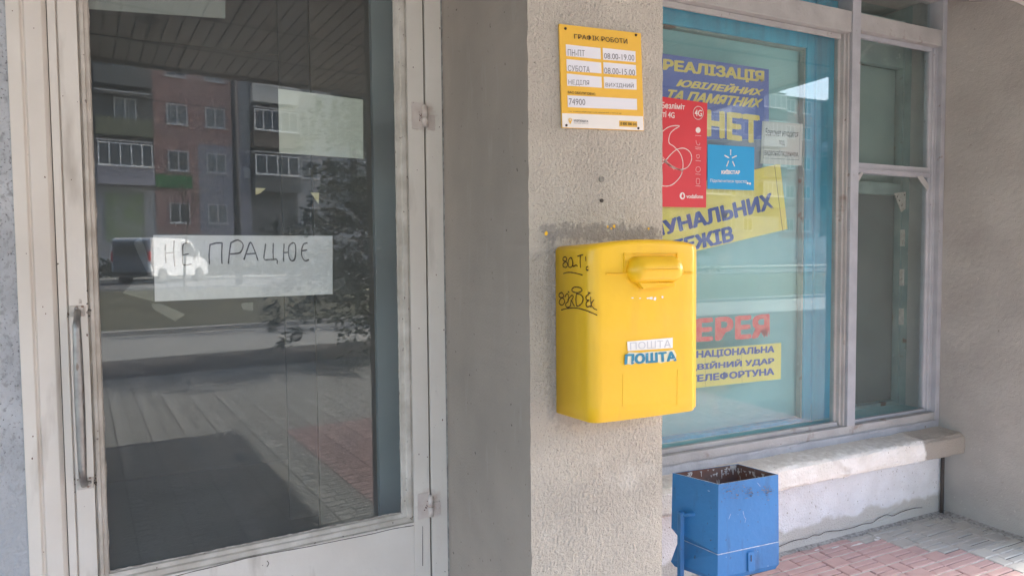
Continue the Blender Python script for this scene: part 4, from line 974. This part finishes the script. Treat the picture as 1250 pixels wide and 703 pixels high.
# ================================================================== THE STREET MIRRORED IN THE GLASS
BY = -39
apt = thing('apartment_block', 'five storey pink brick apartment block with glazed balconies, mirrored in the door glass', 'building', (8, BY, .6))
M['pink'] = mat('pink_brick', (.45, .285, .26), (.38, .24, .22), 1.2, .9, .8, 6, spots=[(.8, .55, (.50, .36, .33), .25), (3, .62, (.25, .2, .19), .2)])
M['panelgrey'] = mat('grey_panel', (.50, .50, .51), (.40, .40, .41), 1, .9)
M['paneldark'] = mat('dark_loggia', (.17, .175, .175), (.13, .135, .135), 1, .9)
M['lilac'] = mat('lilac_grey_paint', (.38, .37, .42), (.34, .33, .38), 2, .9)
M['green'] = mat('green_sign', (.03, .20, .05), rough=.6)
M['upvc'] = mat('white_upvc', (.72, .72, .72), rough=.5)
m = MB(); m.box(-30, 75, BY-12, BY-.01, .6, 15.6); obj('wall', m, M['panelgrey'], apt)
m = MB(); m.box(-30.4, 75.4, BY-12.4, BY+.15, 15.6, 15.8); obj('roof', m, M['paneldark'], apt)
M['curtain'] = mat('net_curtain', (.30, .31, .31), (.10, .11, .12), 2.5, .3, stretch=(2, 1, .5), spec=.8); PV = {}
rows = [3.70, 6.70, 9.36, 12.06, 14.40]
PER = 14.4
def wmesh(w_, h_, nm=1):
    f = MB(); t = .07
    f.box(0, w_, 0, .05, 0, t); f.box(0, w_, 0, .05, h_-t, h_); f.box(0, t, 0, .05, t, h_-t); f.box(w_-t, w_, 0, .05, t, h_-t)
    for q in range(nm): x = w_*(q+1)/(nm+1); f.box(x-.035, x+.035, 0, .05, t, h_-t)
    f.box(-.06, w_+.06, 0, .14, -.06, -.002)
    g_ = MB(); g_.box(t*.5, w_-t*.5, .004, .02, t*.5, h_-t*.5)
    return f.mesh('window', M['upvc']), g_.mesh('pane', M['farglass'])
W1 = wmesh(1.08, 1.16); W4 = wmesh(2.6, 1.25, 4); W3 = wmesh(2.6, 1.2, 3)
def place(ms, x, z, y=0.0):
    o = link('window', ms[0], apt, loc=(x-8, y, z-.6)); me_ = ms[1]
    if random.random() < .4:
        if ms[1].name not in PV: q_ = ms[1].copy(); q_.materials[0] = M['curtain']; PV[ms[1].name] = q_
        me_ = PV[ms[1].name]
    link('pane', me_, o); return o
pk = MB(); lil = MB(); dk = MB(); lt = MB()
PC = [M['paneldark'], mat('greenish_parapet', (.20, .21, .14), (.17, .18, .13), 2, .9), M['lilac'], mat('white_parapet', (.62, .62, .60), rough=.8), mat('brown_parapet', (.15, .12, .10), rough=.8)]
for k in range(-2, 5):
    X = k*PER
    pk.box(X+3.42, X+8.0, BY-.008, BY+.05, 3.1, 15.59)
    if k == 0: lil.box(X+5.7, X+8.6, BY+.052, BY+.07, .68, 8.34)
    dk.box(X+.5, X+3.415, BY-.008, BY+.04, 5.0 if k else 7.9, 15.59)
    dk.box(X+8.62, X+11.4, BY-.008, BY+.04, 3.3, 15.59)
    for r, z in enumerate(rows):
        for wx in (4.1, 6.13, 11.66, 13.55): place(W1, X+wx, z, .055 if wx < 8 else .0)
        if r == 0: continue
        for s, bx in enumerate((.62, 8.66)):
            kk = random.randrange(5)
            if k == 0: kk = {(0, 1): 2, (0, 2): 1, (0, 3): 0, (0, 4): 0, (1, 1): 0, (1, 2): 4, (1, 3): 3, (1, 4): 4}[(s, r)]
            m = MB(); m.box(X+bx, X+bx+2.72, BY+.04, BY+.9, z-1.0, z-.06); obj('balcony', m, PC[kk], apt)
            if k == 0 and s == 0 and r in (2, 3): place(W1, X+bx+.9, z+.02, .06)
            else: place(W4 if (r+s) % 2 else W3, X+bx+.06, z, .82)
            m = MB(); m.box(X+bx, X+bx+2.72, BY+.04, BY+.88, z+1.32, z+1.40); obj('balcony_slab', m, M['panelgrey'], apt)
obj('brick_wall', pk, M['pink'], apt); obj('painted_wall', lil, M['lilac'], apt); obj('loggia_wall', dk, M['paneldark'], apt)
m = MB(); m.box(3.42, 5.32, BY+.055, BY+.25, 5.70, 6.42); obj('shop_sign', m, M['green'], apt)
m = MB(); m.box(.95, 2.8, BY-.005, BY+.06, 2.6, 5.3); obj('shop_window', m, mat('shop_poster', (.25, .34, .16), (.40, .42, .36), 1.4, .6), apt)
m = MB(); m.box(5.9, 8.3, BY+.08, BY+1.0, .68, 1.3); obj('entrance_step', m, M['kerb'], apt)
m = MB(); m.box(9.0, 11.5, BY+.05, BY+1.6, 3.25, 3.5); obj('entrance_canopy', m, M['paneldark'], apt)
m = MB(); m.box(8.2, 8.5, BY+.075, BY+.28, 6.5, 7.1); obj('air_conditioner', m, M['upvc'], apt)

# lamp post
m = MB(); m.tube([(4.93, -24, .5), (4.93, -24, 8.7)], [.14, .11], 14); lpst = thing('lamp_post', 'dark lamp post by the road mirrored in the door glass', 'lamp post', (4.93, -24, .5))
obj('pole', m, mat('dark_pole', (.045, .045, .05), rough=.8), lpst, 0, True); m = MB(); m.box(4.75, 5.1, -24.6, -23.9, 8.6, 8.75); obj('lamp_head', m, M['steel'], lpst, .02)
# overhead wires
for z, lab in ((5.9, 'lower of two overhead wires crossing the mirrored street'), (7.3, 'upper of two overhead wires crossing the mirrored street')):
    m = MB(); m.tube([(-30, -16, z+.4), (-10, -16, z-.1), (10, -16, z-.3), (35, -16, z), (60, -16, z+.6)], .012, 5); tag(obj('overhead_wire', m, M['black']), lab, 'wire')

# van: white, seen from behind
def van():
    t = thing('parked_van', 'white delivery van with dark rear doors parked at the roadside, mirrored behind the lettered strip', 'van', (0, 0, 0), world=False)
    white = mat('van_white', (.72, .72, .73), rough=.35); grey = mat('van_rear_shade', (.13, .14, .17), rough=.4); tyre = mat('tyre', (.03, .03, .03), rough=.9)  # rear door tone is the shade on the van's back, put into the colour
    # side outline (length along x, front at +x)
    prof = [(-2.1, .32), (-2.15, .7), (-2.12, 1.3), (-2.05, 1.86), (-1.9, 1.93), (.55, 1.93), (.85, 1.85), (1.35, 1.2), (2.0, 1.02), (2.2, .85), (2.22, .4), (2.1, .3)]
    m = MB(); loops = []
    for (y, s_) in ((-.86, .985), (-.80, 1), (.80, 1), (.86, .985)): loops.append([(x*s_, y, .05*(1-s_)+z*s_) for x, z in prof])
    m.loft(loops); obj('body', m, white, t, .03, False)
    m = MB(); m.box(-2.17, -2.135, -.74, .74, .55, 1.78); rd = obj('rear_door', m, grey, t, .01)
    m = MB(); m.box(-2.19, -2.172, -.68, .68, 1.20, 1.66); obj('rear_window', m, M['farglass'], rd)
    m = MB(); m.box(-2.19, -2.172, .03, .12, 1.02, 1.06); obj('handle', m, tyre, rd)
    for y in (-.80, .80):
        m = MB(); m.box(-2.16, -2.08, y-.05, y+.05, .95, 1.35); obj('tail_light', m, M['red'], t, .01)
        s_ = 1 if y > 0 else -1
        m = MB(); m.loft([[(.05, s_*.868, 1.15), (1.28, s_*.868, 1.15), (.82, s_*.868, 1.72), (.05, s_*.868, 1.72)], [(.05, s_*.86, 1.15), (1.28, s_*.86, 1.15), (.82, s_*.86, 1.72), (.05, s_*.86, 1.72)]]); obj('side_window', m, M['farglass'], t)
        m = MB(); m.box(1.05, 1.2, s_*.87 if s_ > 0 else s_*1.05, s_*1.05 if s_ > 0 else s_*.87, 1.15, 1.35); obj('mirror', m, white, t, .02)
        for x in (-1.35, 1.4):
            m = MB(); m.tube([(x, s_*.66, .33), (x, s_*.88, .33)], .33, 20); wl = obj('wheel', m, tyre, t)
            m = MB(); m.tube([(x, s_*.875, .33), (x, s_*.895, .33)], .20, 14); obj('rim', m, M['steel'], wl)
    m = MB(); m.box(-2.22, -2.1, -.82, .82, .36, .52); obj('bumper', m, tyre, t, .02)
    m = MB(); m.loft([[(.90, -.72, 1.80), (.90, .72, 1.80), (.92, .72, 1.80), (.92, -.72, 1.80)], [(1.36, -.76, 1.22), (1.36, .76, 1.22), (1.39, .76, 1.22), (1.39, -.76, 1.22)]]); obj('windscreen', m, M['farglass'], t)
    return t
vn = van(); vn.location = (2.75, -29.2, .55); vn.rotation_euler = (0, 0, math.radians(-52))

# conifers
bark = mat('bark', (.10, .075, .055), (.07, .05, .04), 6, .95)
needle = mat('spruce_needles', (.038, .065, .045), (.022, .040, .028), 3, .8, spots=[(1.5, .62, (.075, .11, .10), .1)])
def spruce(x, y, z0, H_, R_, label, n=26, dens=1.0):
    t = thing('spruce_tree', label, 'tree', (x, y, z0), group='spruce trees along the plaza', world=False)
    m = MB(); m.tube([(0, 0, 0), (0, 0, H_*.5), (0, 0, H_*.97)], [R_*.09, R_*.05, .01], 8); obj('trunk', m, bark, t)
    c = MB(); n = int(n*5*dens)
    for k in range(n):
        f = ((k+random.random())/n)**1.15; z = .10*H_+H_*.90*f; rl = (R_*(1-f)**.8+.08)*random.uniform(.55, 1.12); a = random.uniform(0, 2*math.pi); dr = rl*random.uniform(-.05, .30)
        for s in range(max(5, int(rl*16))):
            u = random.random()**.75
            for w_ in range(6):
                wd = .16*R_*(.35+.65*math.sin(math.pi*min(1, u+.15)))*random.uniform(-1, 1); P = Vector((rl*u*math.cos(a)-wd*math.sin(a), rl*u*math.sin(a)+wd*math.cos(a), z-dr*u*u+random.uniform(-.10, .10)))
                aw = a+random.uniform(-.9, .9); ln_ = random.uniform(.05, .13)
                d = Vector((math.cos(aw), math.sin(aw), random.uniform(-.7, .5))).normalized()*ln_; s_ = d.orthogonal().normalized(); s_ = (Matrix.Rotation(random.uniform(0, 6.28), 3, d) @ s_)*ln_*.2
                c.poly([P, P+d*.5+s_, P+d, P+d*.5-s_])
    obj('crown', c, needle, t)
    return t
spruce(3.75, -6.0, 0, 6.5, 2.0, 'dense spruce nearest the canopy, its shadow lying over the plaza', 34, 1.35)
spruce(9.5, -10.5, 0, 7.5, 2.0, 'second spruce further right along the plaza edge', 24)
spruce(15.5, -15.0, .25, 8.0, 2.2, 'tall spruce on the lawn furthest to the right', 22)
# bare sapling
m = MB(); rnd = random.Random(3)
def branch(m, p_, d, l_, r, depth):
    q = p_+d*l_; m.tube([p_, (p_+q)/2+Vector((rnd.uniform(-.04, .04), 0, rnd.uniform(-.03, .03)))*l_, q], [r, r*.8, r*.6], 6)
    if depth:
        for k in range(3):
            dd = (d+Vector((rnd.uniform(-.9, .9), rnd.uniform(-.7, .7), rnd.uniform(-.1, .5)))).normalized(); branch(m, p_+d*l_*rnd.uniform(.6, 1), dd, l_*rnd.uniform(.55, .75), r*.6, depth-1)
sp = thing('bare_sapling', 'leafless young tree on the lawn in front of the mirrored van', 'tree', (2.4, -19, .5), world=False)
branch(m, Vector((0, 0, 0)), Vector((.05, 0, 1)).normalized(), 1.5, .045, 0); obj('trunk', m, bark, sp)
m = MB(); branch(m, Vector((.07, 0, 1.45)), Vector((.1, 0, 1)).normalized(), .9, .028, 4); obj('crown', m, bark, sp)
# low hedge before the block and a white kiosk
m = MB()
for k in range(5200):
    x = random.uniform(-6, 34); y = -35.5+random.gauss(0, .35); z = .6+abs(random.gauss(.45, .3)); r = random.uniform(.08, .2)
    a = Vector((random.uniform(-1, 1), random.uniform(-1, 1), random.uniform(-1, 1))).normalized()*r; b = a.orthogonal().normalized()*r*.5
    P = Vector((x, y, z)); m.poly([P-a, P-b, P+a, P+b])
hg = tag(obj('hedge', m, needle), 'low dark hedge in front of the mirrored apartment block', 'hedge')
